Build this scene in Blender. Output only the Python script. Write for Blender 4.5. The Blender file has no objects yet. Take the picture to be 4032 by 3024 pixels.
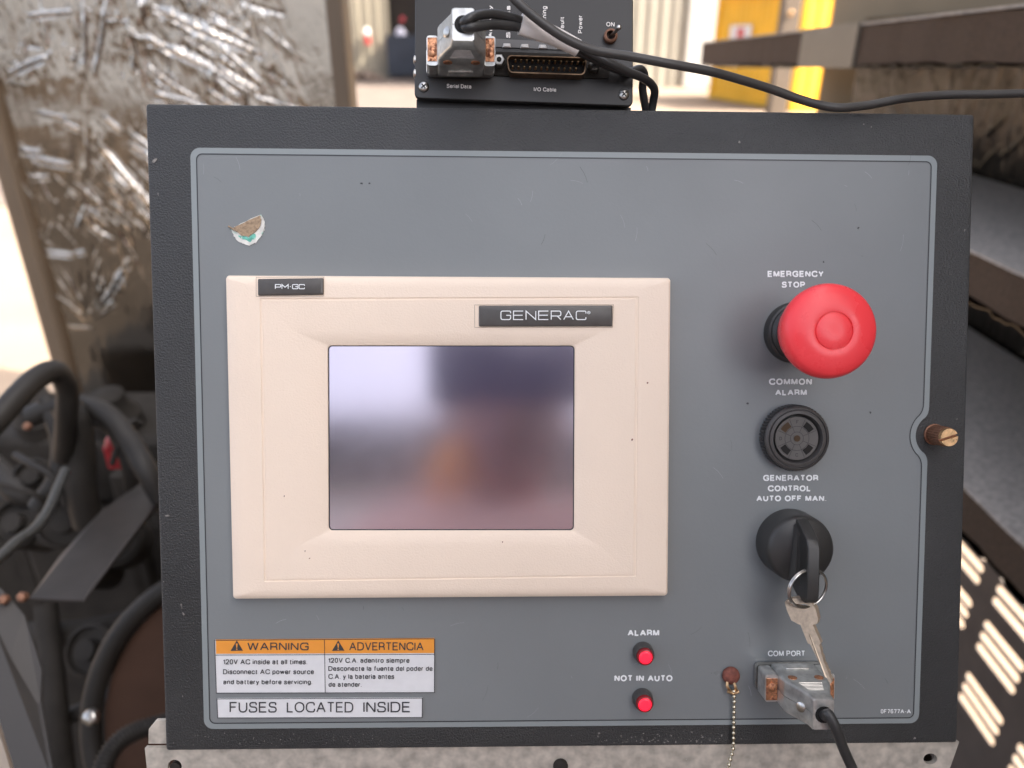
import bpy, math, random
import numpy as np
from mathutils import Matrix, Vector
from mathutils.geometry import tessellate_polygon
random.seed(7); rng = np.random.RandomState(11)
SC = bpy.context.scene
COL = SC.collection
R = math.radians
# ------------------------------------------------------------------ camera
F_PX = 2900.0
PITCH = R(25)
cam_d = bpy.data.cameras.new('camera'); cam = bpy.data.objects.new('camera', cam_d); COL.objects.link(cam)
cam.location = (0, 0, 1.5); cam.rotation_euler = (R(90) - PITCH, 0, 0)
cam_d.sensor_width = 36; cam_d.lens = F_PX / 4032 * 36
cam_d.clip_start = 0.01; cam_d.clip_end = 600
cam_d.dof.use_dof = True; cam_d.dof.focus_distance = 0.335; cam_d.dof.aperture_fstop = 6.3
SC.camera = cam
M_CAM = Matrix.Translation((0, 0, 1.5)) @ Matrix.Rotation(R(90) - PITCH, 4, 'X')
# ------------------------------------------------------------------ sky, sun, exposure
SUN_EL = R(44)
sun_dir = Vector((0.95, -0.31, 0)).normalized() * math.cos(SUN_EL) + Vector((0, 0, math.sin(SUN_EL)))
w = bpy.data.worlds.new('World'); SC.world = w; w.use_nodes = True
nt = w.node_tree; bg = nt.nodes['Background']; bg.inputs[1].default_value = 0.15
sky = nt.nodes.new('ShaderNodeTexSky'); sky.sky_type = 'NISHITA'; sky.sun_disc = False
sky.sun_elevation = SUN_EL
sky.sun_rotation = math.atan2(sun_dir.x, sun_dir.y)
sky.dust_density = 6.0; sky.air_density = 0.55; sky.ozone_density = 0.3
hs = nt.nodes.new('ShaderNodeHueSaturation'); hs.inputs['Saturation'].default_value = 0.55      # hazy white sky
nt.links.new(sky.outputs[0], hs.inputs['Color']); nt.links.new(hs.outputs[0], bg.inputs[0])
sl = bpy.data.lights.new('sun', 'SUN'); sl.energy = 3.6; sl.angle = R(0.5); sl.color = (1, 0.90, 0.76)
so = bpy.data.objects.new('sun', sl); COL.objects.link(so)
so.rotation_euler = sun_dir.to_track_quat('Z', 'Y').to_euler()
SC.view_settings.view_transform = 'Standard'; SC.view_settings.look = 'None'
SC.view_settings.exposure = 2.2; SC.view_settings.gamma = 1.0
# ------------------------------------------------------------------ frames
def ray(px, py): return Vector(((px - 2016) / F_PX, (1512 - py) / F_PX, -1.0))
def at(px, py, d): return M_CAM @ (ray(px, py) * d)          # point seen at that pixel, d metres in front
def hit(px, py, axis, val):                                   # where that line of sight meets a world plane
    o = M_CAM.translation; v = M_CAM @ ray(px, py) - o
    return o + v * ((val - o[axis]) / v[axis])
# the panel's plane, from its four corners in the photograph
MP = M_CAM @ (Matrix.Translation((0.02526185, -0.02379937, -0.34289693)) @
     Matrix.Rotation(R(3.00320415), 4, 'X') @ Matrix.Rotation(R(1.41972982), 4, 'Y') @ Matrix.Rotation(R(-0.03712229), 4, 'Z'))
MPI = MP.inverted()
def P(px, py, h=0.0):
    o = MPI @ M_CAM.translation; v = (MPI @ (M_CAM @ ray(px, py))) - o
    return o + v * ((h - o.z) / v.z)
S0 = 0.34 / F_PX                                              # metres per photo pixel on the panel
# ------------------------------------------------------------------ materials
MATS = {}
def mat(name, col, rough=0.5, metal=0.0, bump=None, rvar=None, vary=None, spec=None, coat=0.0, emis=None, rust=None, spots=None, trans=0.0):
    """bump=(scale,strength,dist)  vary=(scale,amount,detail)  rust=(scale,lo,hi,colour)  spots=(scale,lo,hi,colour)"""
    m = bpy.data.materials.new(name); m.use_nodes = True; t = m.node_tree; n = t.nodes; L = t.links
    b = n['Principled BSDF']; b.inputs['Base Color'].default_value = (*col, 1)
    b.inputs['Roughness'].default_value = rough; b.inputs['Metallic'].default_value = metal
    if spec is not None: b.inputs['Specular IOR Level'].default_value = spec
    if coat: b.inputs['Coat Weight'].default_value = coat; b.inputs['Coat Roughness'].default_value = 0.08
    if trans: b.inputs['Transmission Weight'].default_value = trans
    if emis: b.inputs['Emission Color'].default_value = (*emis[0], 1); b.inputs['Emission Strength'].default_value = emis[1]
    tc = n.new('ShaderNodeTexCoord'); src = None
    def noise(sc, det=4, ro=0.55):
        x = n.new('ShaderNodeTexNoise'); x.inputs['Scale'].default_value = sc; x.inputs['Detail'].default_value = det
        x.inputs['Roughness'].default_value = ro; L.new(tc.outputs['Object'], x.inputs['Vector']); return x
    def ramp(x, lo, hi, c0, c1):
        r = n.new('ShaderNodeValToRGB'); r.color_ramp.elements[0].position = lo; r.color_ramp.elements[1].position = hi
        r.color_ramp.elements[0].color = (*c0, 1); r.color_ramp.elements[1].color = (*c1, 1); L.new(x.outputs[0], r.inputs[0]); return r
    if vary:
        x = noise(vary[0], vary[2] if len(vary) > 2 else 5)
        a = vary[1]
        src = ramp(x, 0.3, 0.7, [max(0, c * (1 - a)) for c in col], [min(1, c * (1 + a)) for c in col]).outputs[0]
    for k in (rust, spots):
        if not k: continue
        x = noise(k[0], 6, 0.65); r = ramp(x, k[1], k[2], (0, 0, 0), (1, 1, 1))
        mx = n.new('ShaderNodeMix'); mx.data_type = 'RGBA'; L.new(r.outputs[0], mx.inputs[0])
        if src: L.new(src, mx.inputs[6])
        else: mx.inputs[6].default_value = (*col, 1)
        mx.inputs[7].default_value = (*k[3], 1); src = mx.outputs[2]
        if metal > 0.3:
            mm = n.new('ShaderNodeMapRange'); L.new(r.outputs[0], mm.inputs[0]); mm.inputs[3].default_value = metal; mm.inputs[4].default_value = 0.25 if k is rust else metal
            if k is rust:
                L.new(mm.outputs[0], b.inputs['Metallic'])
                rr = n.new('ShaderNodeMapRange'); L.new(r.outputs[0], rr.inputs[0]); rr.inputs[3].default_value = rough; rr.inputs[4].default_value = 0.7; L.new(rr.outputs[0], b.inputs['Roughness'])
    if src: L.new(src, b.inputs['Base Color'])
    if bump:
        x = noise(bump[0], 3); bp = n.new('ShaderNodeBump'); bp.inputs['Strength'].default_value = bump[1]
        bp.inputs['Distance'].default_value = bump[2]; L.new(x.outputs[0], bp.inputs['Height']); L.new(bp.outputs[0], b.inputs['Normal'])
    if rvar:                                                   # smears: uneven gloss
        x = noise(rvar[0], 7, 0.6); r = n.new('ShaderNodeMapRange'); r.inputs[1].default_value = .35; r.inputs[2].default_value = .65
        L.new(x.outputs[0], r.inputs[0]); r.inputs[3].default_value = rvar[1]; r.inputs[4].default_value = rvar[2]; L.new(r.outputs[0], b.inputs['Roughness'])
    MATS[name] = m; return m
m_box = mat('black textured powder coat', (0.050, 0.050, 0.0495), 0.45, bump=(1150, 1.0, 0.0007), vary=(14, 0.16), spots=(260, 0.75, 0.78, (0.25, 0.24, 0.23)), rvar=(6, .36, .56))
m_rim = mat('pale grey overlay film', (0.258, 0.286, 0.287), 0.36, bump=(900, 0.15, 0.0001))
m_face = mat('slate grey overlay film', (0.206, 0.220, 0.222), 0.33, bump=(700, 0.25, 0.00015), vary=(7, 0.07, 9), rvar=(5, .26, .46))
m_ink = mat('dark printed line', (0.030, 0.033, 0.037), 0.4)
m_white = mat('white print', (0.88, 0.90, 0.90), 0.5)
m_bezel = mat('cream moulded plastic', (0.90, 0.745, 0.60), 0.45, bump=(1300, 0.5, 0.0003), vary=(6, 0.045, 8), spots=(190, 0.80, 0.81, (0.3, 0.24, 0.18)), rvar=(7, .36, .58))
m_plate = mat('dark grey embossed nameplate', (0.085, 0.078, 0.072), 0.35, vary=(120, 0.15))
m_screen = mat('touch film over dark display', (0.62, 0.55, 0.61), 0.13, 0.95, bump=(2500, 0.04, 0.00004), spots=(55, .70, .80, (.9, .88, .92)), rvar=(9, .12, .17))
m_black = mat('black moulded plastic', (0.036, 0.035, 0.033), 0.38, bump=(1500, 0.2, 0.0001), vary=(60, 0.12))
m_horn = mat('grey black ribbed plastic', (0.066, 0.061, 0.058), 0.42, vary=(80, 0.12))
m_hole = mat('dark hole', (0.010, 0.009, 0.008), 0.8)
m_brownhole = mat('brown hole lining', (0.07, 0.042, 0.02), 0.8)
m_red = mat('red mushroom plastic', (1.0, 0.060, 0.072), 0.36, bump=(1300, 0.2, 0.00015), vary=(30, 0.04), rvar=(60, .20, .36))
m_lens = mat('lit red lamp lens', (0.9, 0.01, 0.03), 0.25, emis=((1, 0.02, 0.05), 0.28))
m_lens_rim = mat('deep red lamp rim', (0.30, 0.01, 0.015), 0.3)
m_label = mat('white label stock', (0.76, 0.76, 0.76), 0.45, vary=(200, 0.03))
m_orange = mat('orange label band', (0.85, 0.33, 0.045), 0.45, vary=(200, 0.03))
m_steel = mat('bright steel', (0.62, 0.60, 0.56), 0.28, 1.0, vary=(300, 0.2))
m_hood = mat('scuffed chromed hood', (0.66, 0.66, 0.63), 0.34, 0.8, vary=(180, 0.3), bump=(500, 0.12, 0.0003), rust=(90, 0.70, 0.78, (0.30, 0.17, 0.10)))
m_copper = mat('rusted copper coloured plate', (0.62, 0.30, 0.16), 0.38, 0.85, vary=(400, 0.6), rust=(420, 0.5, 0.62, (0.20, 0.06, 0.03)))
m_brass = mat('brass', (0.78, 0.50, 0.27), 0.35, 1.0, vary=(350, 0.3), rust=(600, 0.58, 0.66, (0.20, 0.10, 0.04)))
m_rust = mat('brown rusted screw', (0.20, 0.065, 0.045), 0.75, 0.1, bump=(900, 0.5, 0.0004), vary=(500, 0.35))
m_knurl = mat('tarnished brass knurl', (0.26, 0.13, 0.08), 0.5, 0.6, vary=(500, 0.3))
m_nickel = mat('nickel key metal', (0.27, 0.225, 0.18), 0.45, 0.7, vary=(500, 0.2), bump=(900, 0.15, 0.0001))
m_nickel_edge = mat('paler key edge', (0.62, 0.50, 0.38), 0.4, 0.6)  # edges paler than the key faces
m_chain = mat('bead chain metal', (0.75, 0.68, 0.52), 0.25, 1.0)
m_zinc = mat('spangled galvanised steel', (0.50, 0.455, 0.39), 0.50, 0.3, vary=(170, 0.26, 2), bump=(160, 0.15, 0.0004), spots=(300, 0.70, 0.75, (0.7, 0.67, 0.6)))
m_cable = mat('black cable jacket', (0.042, 0.041, 0.040), 0.40, vary=(90, 0.2))
m_cable2 = mat('grey black cable jacket', (0.060, 0.056, 0.052), 0.42, vary=(60, 0.15))
m_device = mat('black anodised aluminium', (0.028, 0.0255, 0.0235), 0.42, vary=(30, 0.12), bump=(1200, 0.12, 0.0001), spots=(120, 0.745, 0.76, (0.2, 0.19, 0.18)))
m_glow = mat('smoked light bar', (0.11, 0.105, 0.10), 0.35)
m_dust = mat('milky led dome', (0.60, 0.58, 0.55), 0.5)
m_tag = mat('white cable tag', (0.86, 0.81, 0.76), 0.5)
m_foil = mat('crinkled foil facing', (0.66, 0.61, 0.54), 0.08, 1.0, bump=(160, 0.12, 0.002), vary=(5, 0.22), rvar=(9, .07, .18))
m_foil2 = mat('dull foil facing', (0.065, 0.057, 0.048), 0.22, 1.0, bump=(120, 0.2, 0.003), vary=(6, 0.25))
m_tan = mat('tan enclosure paint', (0.17, 0.125, 0.085), 0.5, vary=(6, 0.08), bump=(400, 0.1, 0.0004))
m_tan2 = mat('tan wall liner', (0.25, 0.195, 0.125), 0.75, vary=(5, 0.08), spec=0.2)  # the wall skin's own tan colour
m_foam = mat('dark brown foam edge', (0.085, 0.053, 0.032), 0.9, bump=(500, 0.8, 0.003), vary=(220, 0.25))
m_foamtop = mat('grey dusty foam skin', (0.44, 0.385, 0.33), 0.75, bump=(350, 0.5, 0.002), vary=(160, 0.30))
m_tape = mat('grey foil tape', (0.21, 0.18, 0.14), 0.4, 0.3, vary=(20, 0.1))
m_dark = mat('dark greasy metal', (0.030, 0.026, 0.022), 0.8, 0.0, spec=0.25, vary=(25, 0.3), bump=(200, 0.3, 0.002))
m_rubber = mat('black rubber hose', (0.026, 0.023, 0.020), 0.55, spec=0.35, vary=(25, 0.2), bump=(300, 0.15, 0.001))
m_tray = mat('grey brown steel tray', (0.045, 0.038, 0.034), 0.5, 0.3, vary=(30, 0.18), bump=(250, 0.15, 0.001))
m_redbrown = mat('rust brown painted drum', (0.062, 0.032, 0.020), 0.75, vary=(9, 0.3), spec=.2)
m_redplastic = mat('red terminal cover', (0.55, 0.04, 0.05), 0.4, vary=(40, 0.2))
m_braid = mat('braided metal hose', (0.10, 0.10, 0.095), 0.35, 0.9, bump=(900, 0.9, 0.002), vary=(600, 0.5))
m_vent = mat('brown vent door', (0.15, 0.12, 0.10), 0.55, vary=(20, 0.15), bump=(300, 0.15, 0.001))
m_ground = mat('pale tan concrete', (0.24, 0.18, 0.13), 0.9, vary=(1.3, 0.12), bump=(30, 0.3, 0.01), spots=(6, 0.66, 0.75, (0.36, 0.27, 0.2)))
m_ground_shade = mat('brown ground shade', (0.13, 0.10, 0.082), 0.95, vary=(1.5, 0.25), bump=(20, 0.4, 0.02))
m_clad = mat('cream steel cladding', (0.25, 0.232, 0.19), 0.6, vary=(0.8, 0.06))
m_clad2 = mat('shade toned beige cladding', (0.25, 0.22, 0.165), 0.6, vary=(0.8, 0.06))  # the shade on this building is put into its beige
m_doorw = mat('white door paint', (0.42, 0.41, 0.385), 0.5, vary=(1, 0.03))
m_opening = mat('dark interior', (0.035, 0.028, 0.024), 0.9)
m_navy = mat('dark navy paint', (0.022, 0.028, 0.042), 0.6, vary=(2, 0.2))
m_yellow = mat('yellow container paint', (0.80, 0.44, 0.02), 0.5, vary=(0.9, 0.12))
m_sticker = mat('torn white sticker paper', (0.72, 0.71, 0.66), 0.8, vary=(300, 0.2), spots=(330, 0.56, 0.62, (0.35, 0.62, 0.52)), bump=(900, 0.4, 0.0003))
m_teal = mat('teal sticker ink', (0.16, 0.50, 0.40), 0.7, vary=(600, 0.4), spots=(500, 0.6, 0.64, (0.7, 0.72, 0.66)))
m_glue = mat('brown sticker glue', (0.36, 0.26, 0.17), 0.85, vary=(900, 0.35), bump=(1300, 0.7, 0.0004))
m_scuff = mat('chalky scuff deposit', (0.22, 0.205, 0.19), 0.9, vary=(600, 0.5))
# ------------------------------------------------------------------ objects
BASE = {}
def _name(n): return n
def thing(name, label, cat, frame=None, base=(0, 0, 0), group=None):
    o = bpy.data.objects.new(name, None); COL.objects.link(o); o.empty_display_size = 0.01
    f = frame if frame is not None else Matrix.Identity(4)
    o.matrix_world = f @ Matrix.Translation(base); o['label'] = label; o['category'] = cat
    if group: o['group'] = group
    BASE[o.name] = Vector(base); return o
class MB:
    def __init__(s): s.v = []; s.f = []; s.mi = []; s.cur = 0
    def add(s, vs, fs):
        k = len(s.v); s.v += [tuple(x) for x in vs]
        for f in fs: s.f.append([i + k for i in f]); s.mi.append(s.cur)
        return s
    def box(s, a, b):
        x0, y0, z0 = a; x1, y1, z1 = b
        vs = [(x0,y0,z0),(x1,y0,z0),(x1,y1,z0),(x0,y1,z0),(x0,y0,z1),(x1,y0,z1),(x1,y1,z1),(x0,y1,z1)]
        return s.add(vs, [(0,3,2,1),(4,5,6,7),(0,1,5,4),(1,2,6,5),(2,3,7,6),(3,0,4,7)])
    def hexa(s, c):                                            # 8 corners, bottom four then top four
        return s.add(c, [(0,3,2,1),(4,5,6,7),(0,1,5,4),(1,2,6,5),(2,3,7,6),(3,0,4,7)])
    def loops(s, ls, cap0=True, cap1=True, closed=True):
        n = len(ls[0]); vs = [p for l in ls for p in l]; fs = []
        for i in range(len(ls) - 1):
            for j in range(n if closed else n - 1):
                k = (j + 1) % n; fs.append((i*n+j, i*n+k, (i+1)*n+k, (i+1)*n+j))
        if cap0: fs.append(tuple(range(n))[::-1])
        if cap1: fs.append(tuple((len(ls)-1)*n + j for j in range(n)))
        return s.add(vs, fs)
    def prism(s, poly, h0, h1): return s.loops([[(p[0], p[1], h0) for p in poly], [(p[0], p[1], h1) for p in poly]])
    def lathe(s, c, prof, seg=48, axis=None, cap0=True, cap1=True, wob=None):
        """prof = [(radius, height)...] about the panel normal (or a given axis) through c"""
        ax = Vector(axis).normalized() if axis is not None else Vector((0, 0, 1))
        a = ax.orthogonal().normalized() if axis is not None else Vector((1, 0, 0)); b = ax.cross(a)
        c = Vector(c); ls = []
        for r, h in prof:
            ls.append([c + ax*h + (a*math.cos(t) + b*math.sin(t)) * (r * (wob(i) if wob else 1)) for i, t in enumerate([2*math.pi*k/seg for k in range(seg)])])
        return s.loops(ls, cap0, cap1)
    def tube(s, pts, r, seg=14, sub=8, smooth=True, rf=None):
        p = catmull(pts, sub) if smooth and len(pts) > 2 else [Vector(q) for q in pts]
        ls = []; nrm = None
        for i, q in enumerate(p):
            t = (p[min(i+1, len(p)-1)] - p[max(i-1, 0)]).normalized()
            if nrm is None: nrm = t.orthogonal().normalized()
            nrm = (nrm - t * nrm.dot(t)).normalized(); b = t.cross(nrm)
            rr = r * (rf(i) if rf else 1)
            ls.append([q + (nrm*math.cos(a) + b*math.sin(a)) * rr for a in [2*math.pi*k/seg for k in range(seg)]])
        return s.loops(ls)
    def sphere(s, c, r, seg=16, rings=9, sc=(1, 1, 1)):
        c = Vector(c); ls = []
        for i in range(1, rings):
            t = math.pi * i / rings
            ls.append([c + Vector((math.sin(t)*math.cos(a)*sc[0], math.sin(t)*math.sin(a)*sc[1], -math.cos(t)*sc[2])) * r for a in [2*math.pi*k/seg for k in range(seg)]])
        return s.loops(ls)
def catmull(pts, sub):
    p = [Vector(q) for q in pts]; p = [p[0]*2 - p[1]] + p + [p[-1]*2 - p[-2]]; out = []
    for i in range(1, len(p) - 2):
        for k in range(sub):
            t = k / sub; a, b, c, d = p[i-1], p[i], p[i+1], p[i+2]
            out.append(0.5 * ((b*2) + (c-a)*t + (a*2 - b*5 + c*4 - d)*t*t + (b*3 - a - c*3 + d)*t**3))
    out.append(p[-2]); return out
def root_of(o):
    while o.parent: o = o.parent
    return o
def obj(name, mb, m, parent=None, frame=None, base=None, bevel=0, angle=35, smooth=True, label=None, cat=None, group=None, kind=None, seg=2):
    if parent is not None: off = BASE[root_of(parent).name]
    else: off = Vector(base) if base is not None else Vector((0, 0, 0))
    me = bpy.data.meshes.new(name)
    if isinstance(mb, MB):
        me.from_pydata([(v[0]-off[0], v[1]-off[1], v[2]-off[2]) for v in mb.v], [], mb.f)
        mats = m if isinstance(m, (list, tuple)) else [m]
        for q in mats: me.materials.append(q)
        if len(mats) > 1: me.polygons.foreach_set('material_index', mb.mi)
    else:
        vs, fs = mb; me.from_pydata([tuple(Vector(v) - off) for v in vs], [], fs); me.materials.append(m)
    me.update()
    if smooth:
        me.shade_smooth()
        if bevel == 0: me.set_sharp_from_angle(angle=R(angle))
    o = bpy.data.objects.new(name, me); COL.objects.link(o)
    if parent is not None: o.parent = parent
    else:
        o.matrix_world = (frame if frame is not None else Matrix.Identity(4)) @ Matrix.Translation(off); BASE[o.name] = off
    if bevel:
        b = o.modifiers.new('b', 'BEVEL'); b.width = bevel; b.segments = seg; b.limit_method = 'ANGLE'; b.angle_limit = R(30); b.harden_normals = False
        me.set_sharp_from_angle(angle=R(60))
    if label: o['label'] = label
    if cat: o['category'] = cat
    if group: o['group'] = group
    if kind: o['kind'] = kind
    return o
def q(px, py, h=0.0):
    v = P(px, py, h); return (v.x, v.y, v.z)
def rounded(corners, rad, n=6):
    """2-D polygon with rounded corners; rad a number or one per corner"""
    out = []; m = len(corners)
    for i, c in enumerate(corners):
        c = Vector(c[:2]); a = Vector(corners[i-1][:2]); b = Vector(corners[(i+1) % m][:2])
        r = rad[i] if isinstance(rad, (list, tuple)) else rad
        da = (a-c).normalized(); db = (b-c).normalized(); ang = da.angle(db)
        if r <= 0 or ang > 3.1: out.append(tuple(c)); continue
        t = min(r / math.tan(ang/2), (a-c).length*0.49, (b-c).length*0.49); r2 = t*math.tan(ang/2)
        cen = c + (da+db).normalized() * (r2 / math.sin(ang/2))
        s = c + da*t - cen; e = c + db*t - cen
        a0 = math.atan2(s.y, s.x); a1 = math.atan2(e.y, e.x); d = (a1-a0+math.pi) % (2*math.pi) - math.pi
        for k in range(n+1): out.append((cen.x + r2*math.cos(a0+d*k/n), cen.y + r2*math.sin(a0+d*k/n)))
    return out
def quad(tl, tr, br, bl, h=0.0): return [q(*bl, h), q(*br, h), q(*tr, h), q(*tl, h)]   # counter-clockwise
def inset(c4, dl, dr, dt, db):                                  # c4 from quad()
    bl, br, tr, tl = [Vector(c[:2]) for c in c4]
    ux = (br-bl).normalized(); uy = (tl-bl).normalized()
    return [tuple(bl+ux*dl+uy*db), tuple(br-ux*dr+uy*db), tuple(tr-ux*dr-uy*dt), tuple(tl+ux*dl-uy*dt)]
def lift(poly, h): return [(p[0], p[1], h) for p in poly]
def ribbon(mb, path, width, h, closed=True):
    n = len(path); a = []; b = []
    for i in range(n):
        p = Vector(path[i][:2]); p0 = Vector(path[i-1][:2]) if (closed or i) else p; p1 = Vector(path[(i+1) % n][:2]) if (closed or i < n-1) else p
        d0 = (p-p0).normalized() if (p-p0).length > 1e-9 else (p1-p).normalized(); d1 = (p1-p).normalized() if (p1-p).length > 1e-9 else d0
        t = (d0+d1); t = t.normalized() if t.length > 1e-6 else d0; nn = Vector((-t.y, t.x)); k = max(0.35, nn.dot(Vector((-d0.y, d0.x))))
        a.append((*(p+nn*width/2/k), h)); b.append((*(p-nn*width/2/k), h))
    fs = [(n+i, n+(i+1) % n, (i+1) % n, i) for i in range(n if closed else n-1)]
    mb.add(a+b, fs)
# lettering ---------------------------------------------------------
# a plain grotesque drawn as pen strokes: letter -> (width, [stroke...]); stroke = [(x, y, corner radius)...], 'c' first if closed
def _b(x0, w, r=.21, top=.72): return ['c', (x0, 0, r), (x0, top, r), (w, top, r), (w, 0, r)]
_S = [(.55,.74,0),(.53,1,.25),(.03,1,.25),(.03,.55,.22),(.58,.50,.22),(.58,0,.25),(0,0,.25),(0,.28,0)]
GLY = {'A': (.72, [[(0,-.02),(.36,1.02)], [(.36,1.02),(.72,-.02)], [(.13,.34),(.59,.34)]]), 'C': (.70, [[(.70,.70),(.67,1,.30),(0,1,.36),(0,0,.36),(.69,0,.30),(.72,.34)]]),
 'D': (.66, [['c',(0,0),(0,1),(.66,1,.34),(.66,0,.34)]]), 'E': (.54, [[(.54,1),(0,1),(0,0),(.56,0)], [(0,.52),(.50,.52)]]), 'F': (.50, [[(.52,1),(0,1),(0,0)], [(0,.52),(.44,.52)]]),
 'G': (.74, [[(.70,.72),(.67,1,.3),(0,1,.38),(0,0,.38),(.72,0,.3),(.72,.46),(.42,.46)]]), 'I': (0, [[(0,0),(0,1)]]), 'L': (.46, [[(0,1),(0,0),(.46,0)]]),
 'M': (.74, [[(0,0),(0,1)], [(.02,1.05),(.37,0)], [(.37,0),(.72,1.05)], [(.74,1),(.74,0)]]), 'N': (.62, [[(0,0),(0,1)], [(.01,1.03),(.61,-.03)], [(.62,0),(.62,1)]]), 'O': (.76, [_b(0,.76,.38,1)]), 'P': (.56, [[(0,0),(0,1),(.56,1,.24),(.56,.45,.24),(0,.45)]]),
 'R': (.58, [[(0,0),(0,1),(.56,1,.24),(.56,.45,.24),(0,.45)], [(.30,.45),(.54,.42,.12),(.59,0)]]), 'S': (.58, [_S]), 'T': (.56, [[(0,1),(.56,1)], [(.28,1),(.28,0)]]),
 'U': (.60, [[(0,1),(0,0,.30),(.60,0,.30),(.60,1)]]), 'V': (.62, [[(0,1.02),(.31,-.02)], [(.31,-.02),(.62,1.02)]]), 'W': (.94, [[(0,1.02),(.23,-.02)], [(.23,-.02),(.47,1.02)], [(.47,1.02),(.71,-.02)], [(.71,-.02),(.94,1.02)]]), 'Y': (.60, [[(0,1),(.30,.42),(.60,1)], [(.30,.42),(.30,0)]]),
 '0': (.46, [_b(0,.46,.23,1)]), '1': (.24, [[(0,.76),(.20,.84,.1),(.24,1)], [(.24,1),(.24,0)]]), '2': (.50, [[(0,.70),(0,1,.24),(.48,1,.24),(.48,.58,.2),(0,0),(.50,0)]]),
 '3': (.48, [[(0,.78),(.02,1,.22),(.46,1,.22),(.44,.53,.2),(.18,.53)], [(.18,.53),(.48,.53,.22),(.48,0,.22),(0,0,.22),(0,.25)]]), '4': (.50, [[(.36,0),(.36,1),(0,.3),(.5,.3)]]),
 '5': (.50, [[(.46,1),(.08,1),(.03,.5),(.10,.62,.1),(.50,.62,.22),(.50,0,.24),(0,0,.22),(0,.24)]]), '6': (.48, [[(.46,.80),(.44,1,.2),(0,1,.26),(0,0,.25),(.48,0,.24),(.48,.58,.24),(.04,.58,.22),(0,.3)]]),
 '7': (.48, [[(0,1),(.48,1),(.18,0)]]),
 'a': (.46, [[(.02,.54),(.04,.72,.16),(.42,.72,.16),(.42,.0)], [(.42,.43),(0,.41,.16),(0,0,.18),(.42,0,.2),(.42,.3)]]), 'b': (.44, [[(0,1),(0,0)], _b(0,.44)]),
 'c': (.42, [[(.42,.50),(.40,.72,.2),(0,.72,.21),(0,0,.21),(.41,0,.2),(.43,.24)]]), 'd': (.44, [[(.44,1),(.44,0)], _b(0,.44)]), 'e': (.44, [[(0,.37),(.44,.37),(.44,.72,.21),(0,.72,.21),(0,0,.21),(.42,0,.2),(.43,.2)]]),
 'f': (.26, [[(.28,1),(.10,1,.12),(.10,0)], [(0,.72),(.26,.72)]]), 'g': (.44, [_b(0,.44), [(.44,.72),(.44,-.26,.2),(.02,-.26,.2),(.01,-.12)]]), 'i': (0, [[(0,.72),(0,0)], [(0,1.02),(0,.90)]]),
 'k': (.40, [[(0,1),(0,0)], [(.38,.72),(0,.27)], [(.14,.42),(.42,0)]]), 'l': (0, [[(0,1),(0,0)]]), 'm': (.72, [[(0,.72),(0,0)], [(0,.45),(0,.72,.2),(.36,.72,.16),(.36,0)], [(.36,.45),(.36,.72,.2),(.72,.72,.16),(.72,0)]]),
 'n': (.42, [[(0,.72),(0,0)], [(0,.42),(0,.72,.2),(.42,.72,.18),(.42,0)]]), 'o': (.46, [_b(0,.46,.22)]), 'p': (.44, [[(0,.72),(0,-.28)], _b(0,.44)]), 'r': (.22, [[(0,.72),(0,0)], [(0,.45),(0,.70,.2),(.24,.71)]]),
 's': (.40, [[(p[0]*.69, p[1]*.72, p[2]*.72) for p in _S]]), 't': (.25, [[(.10,.92),(.10,0,.1),(.26,.01)], [(0,.72),(.25,.72)]]), 'u': (.42, [[(0,.72),(0,0,.18),(.42,0,.2),(.42,.3)], [(.42,.72),(.42,0)]]),
 'v': (.42, [[(0,.72),(.21,0)], [(.21,0),(.42,.72)]]), 'w': (.66, [[(0,.72),(.16,0)], [(.16,0),(.33,.72)], [(.33,.72),(.50,0)], [(.50,0),(.66,.72)]]), 'y': (.42, [[(.42,.72),(.17,-.22,.06),(.02,-.25)], [(0,.72),(.22,.02)]]),
 '.': (.0, [[(0,-.02),(0,.06)]]), '-': (.24, [[(0,.40),(.24,.40)]]), '/': (.30, [[(0,-.02),(.30,1.02)]]), ' ': (.10, [])}
def text_mesh(s, t, O, ux, uy):
    """strokes of weight t (in capital heights) in the frame O, ux, uy (uy = one capital height, ux the whole width)"""
    gap = t + .115; pos = []; x = 0
    for ch in s: pos.append(x); x += GLY[ch][0] + gap
    tot = x - gap; H = uy.length; wx = ux.length/(tot + t); ex = ux.normalized(); ey = uy.normalized(); mb = MB(); z = 0
    for ch, x0 in zip(s, pos):
        for st in GLY[ch][1]:
            closed = st[0] == 'c'; pts = st[1:] if closed else st
            pt = [((x0+p[0]+t/2)*wx, (t/2 + p[1]*(1-t))*H) for p in pts]; rd = [(p[2] if len(p) > 2 else 0)*min(wx, H)*1.0 for p in pts]
            if not closed: rd[0] = rd[-1] = 0
            path = rounded(pt, rd, 4) if len(pt) > 2 else pt
            q_ = []
            for p in path:
                if not q_ or math.hypot(p[0]-q_[-1][0], p[1]-q_[-1][1]) > 1e-7: q_.append(p)
            m2 = MB(); ribbon(m2, q_, t*(H+wx)/2, 0, closed); z = (z+1) % 3
            if ch.isupper(): m2.v = [(v[0], min(max(v[1], 0), H), 0) for v in m2.v]
            mb.add([O + ex*v[0] + ey*v[1] + Vector((0, 0, z*2e-6)) for v in m2.v], m2.f)
    return mb
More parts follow.
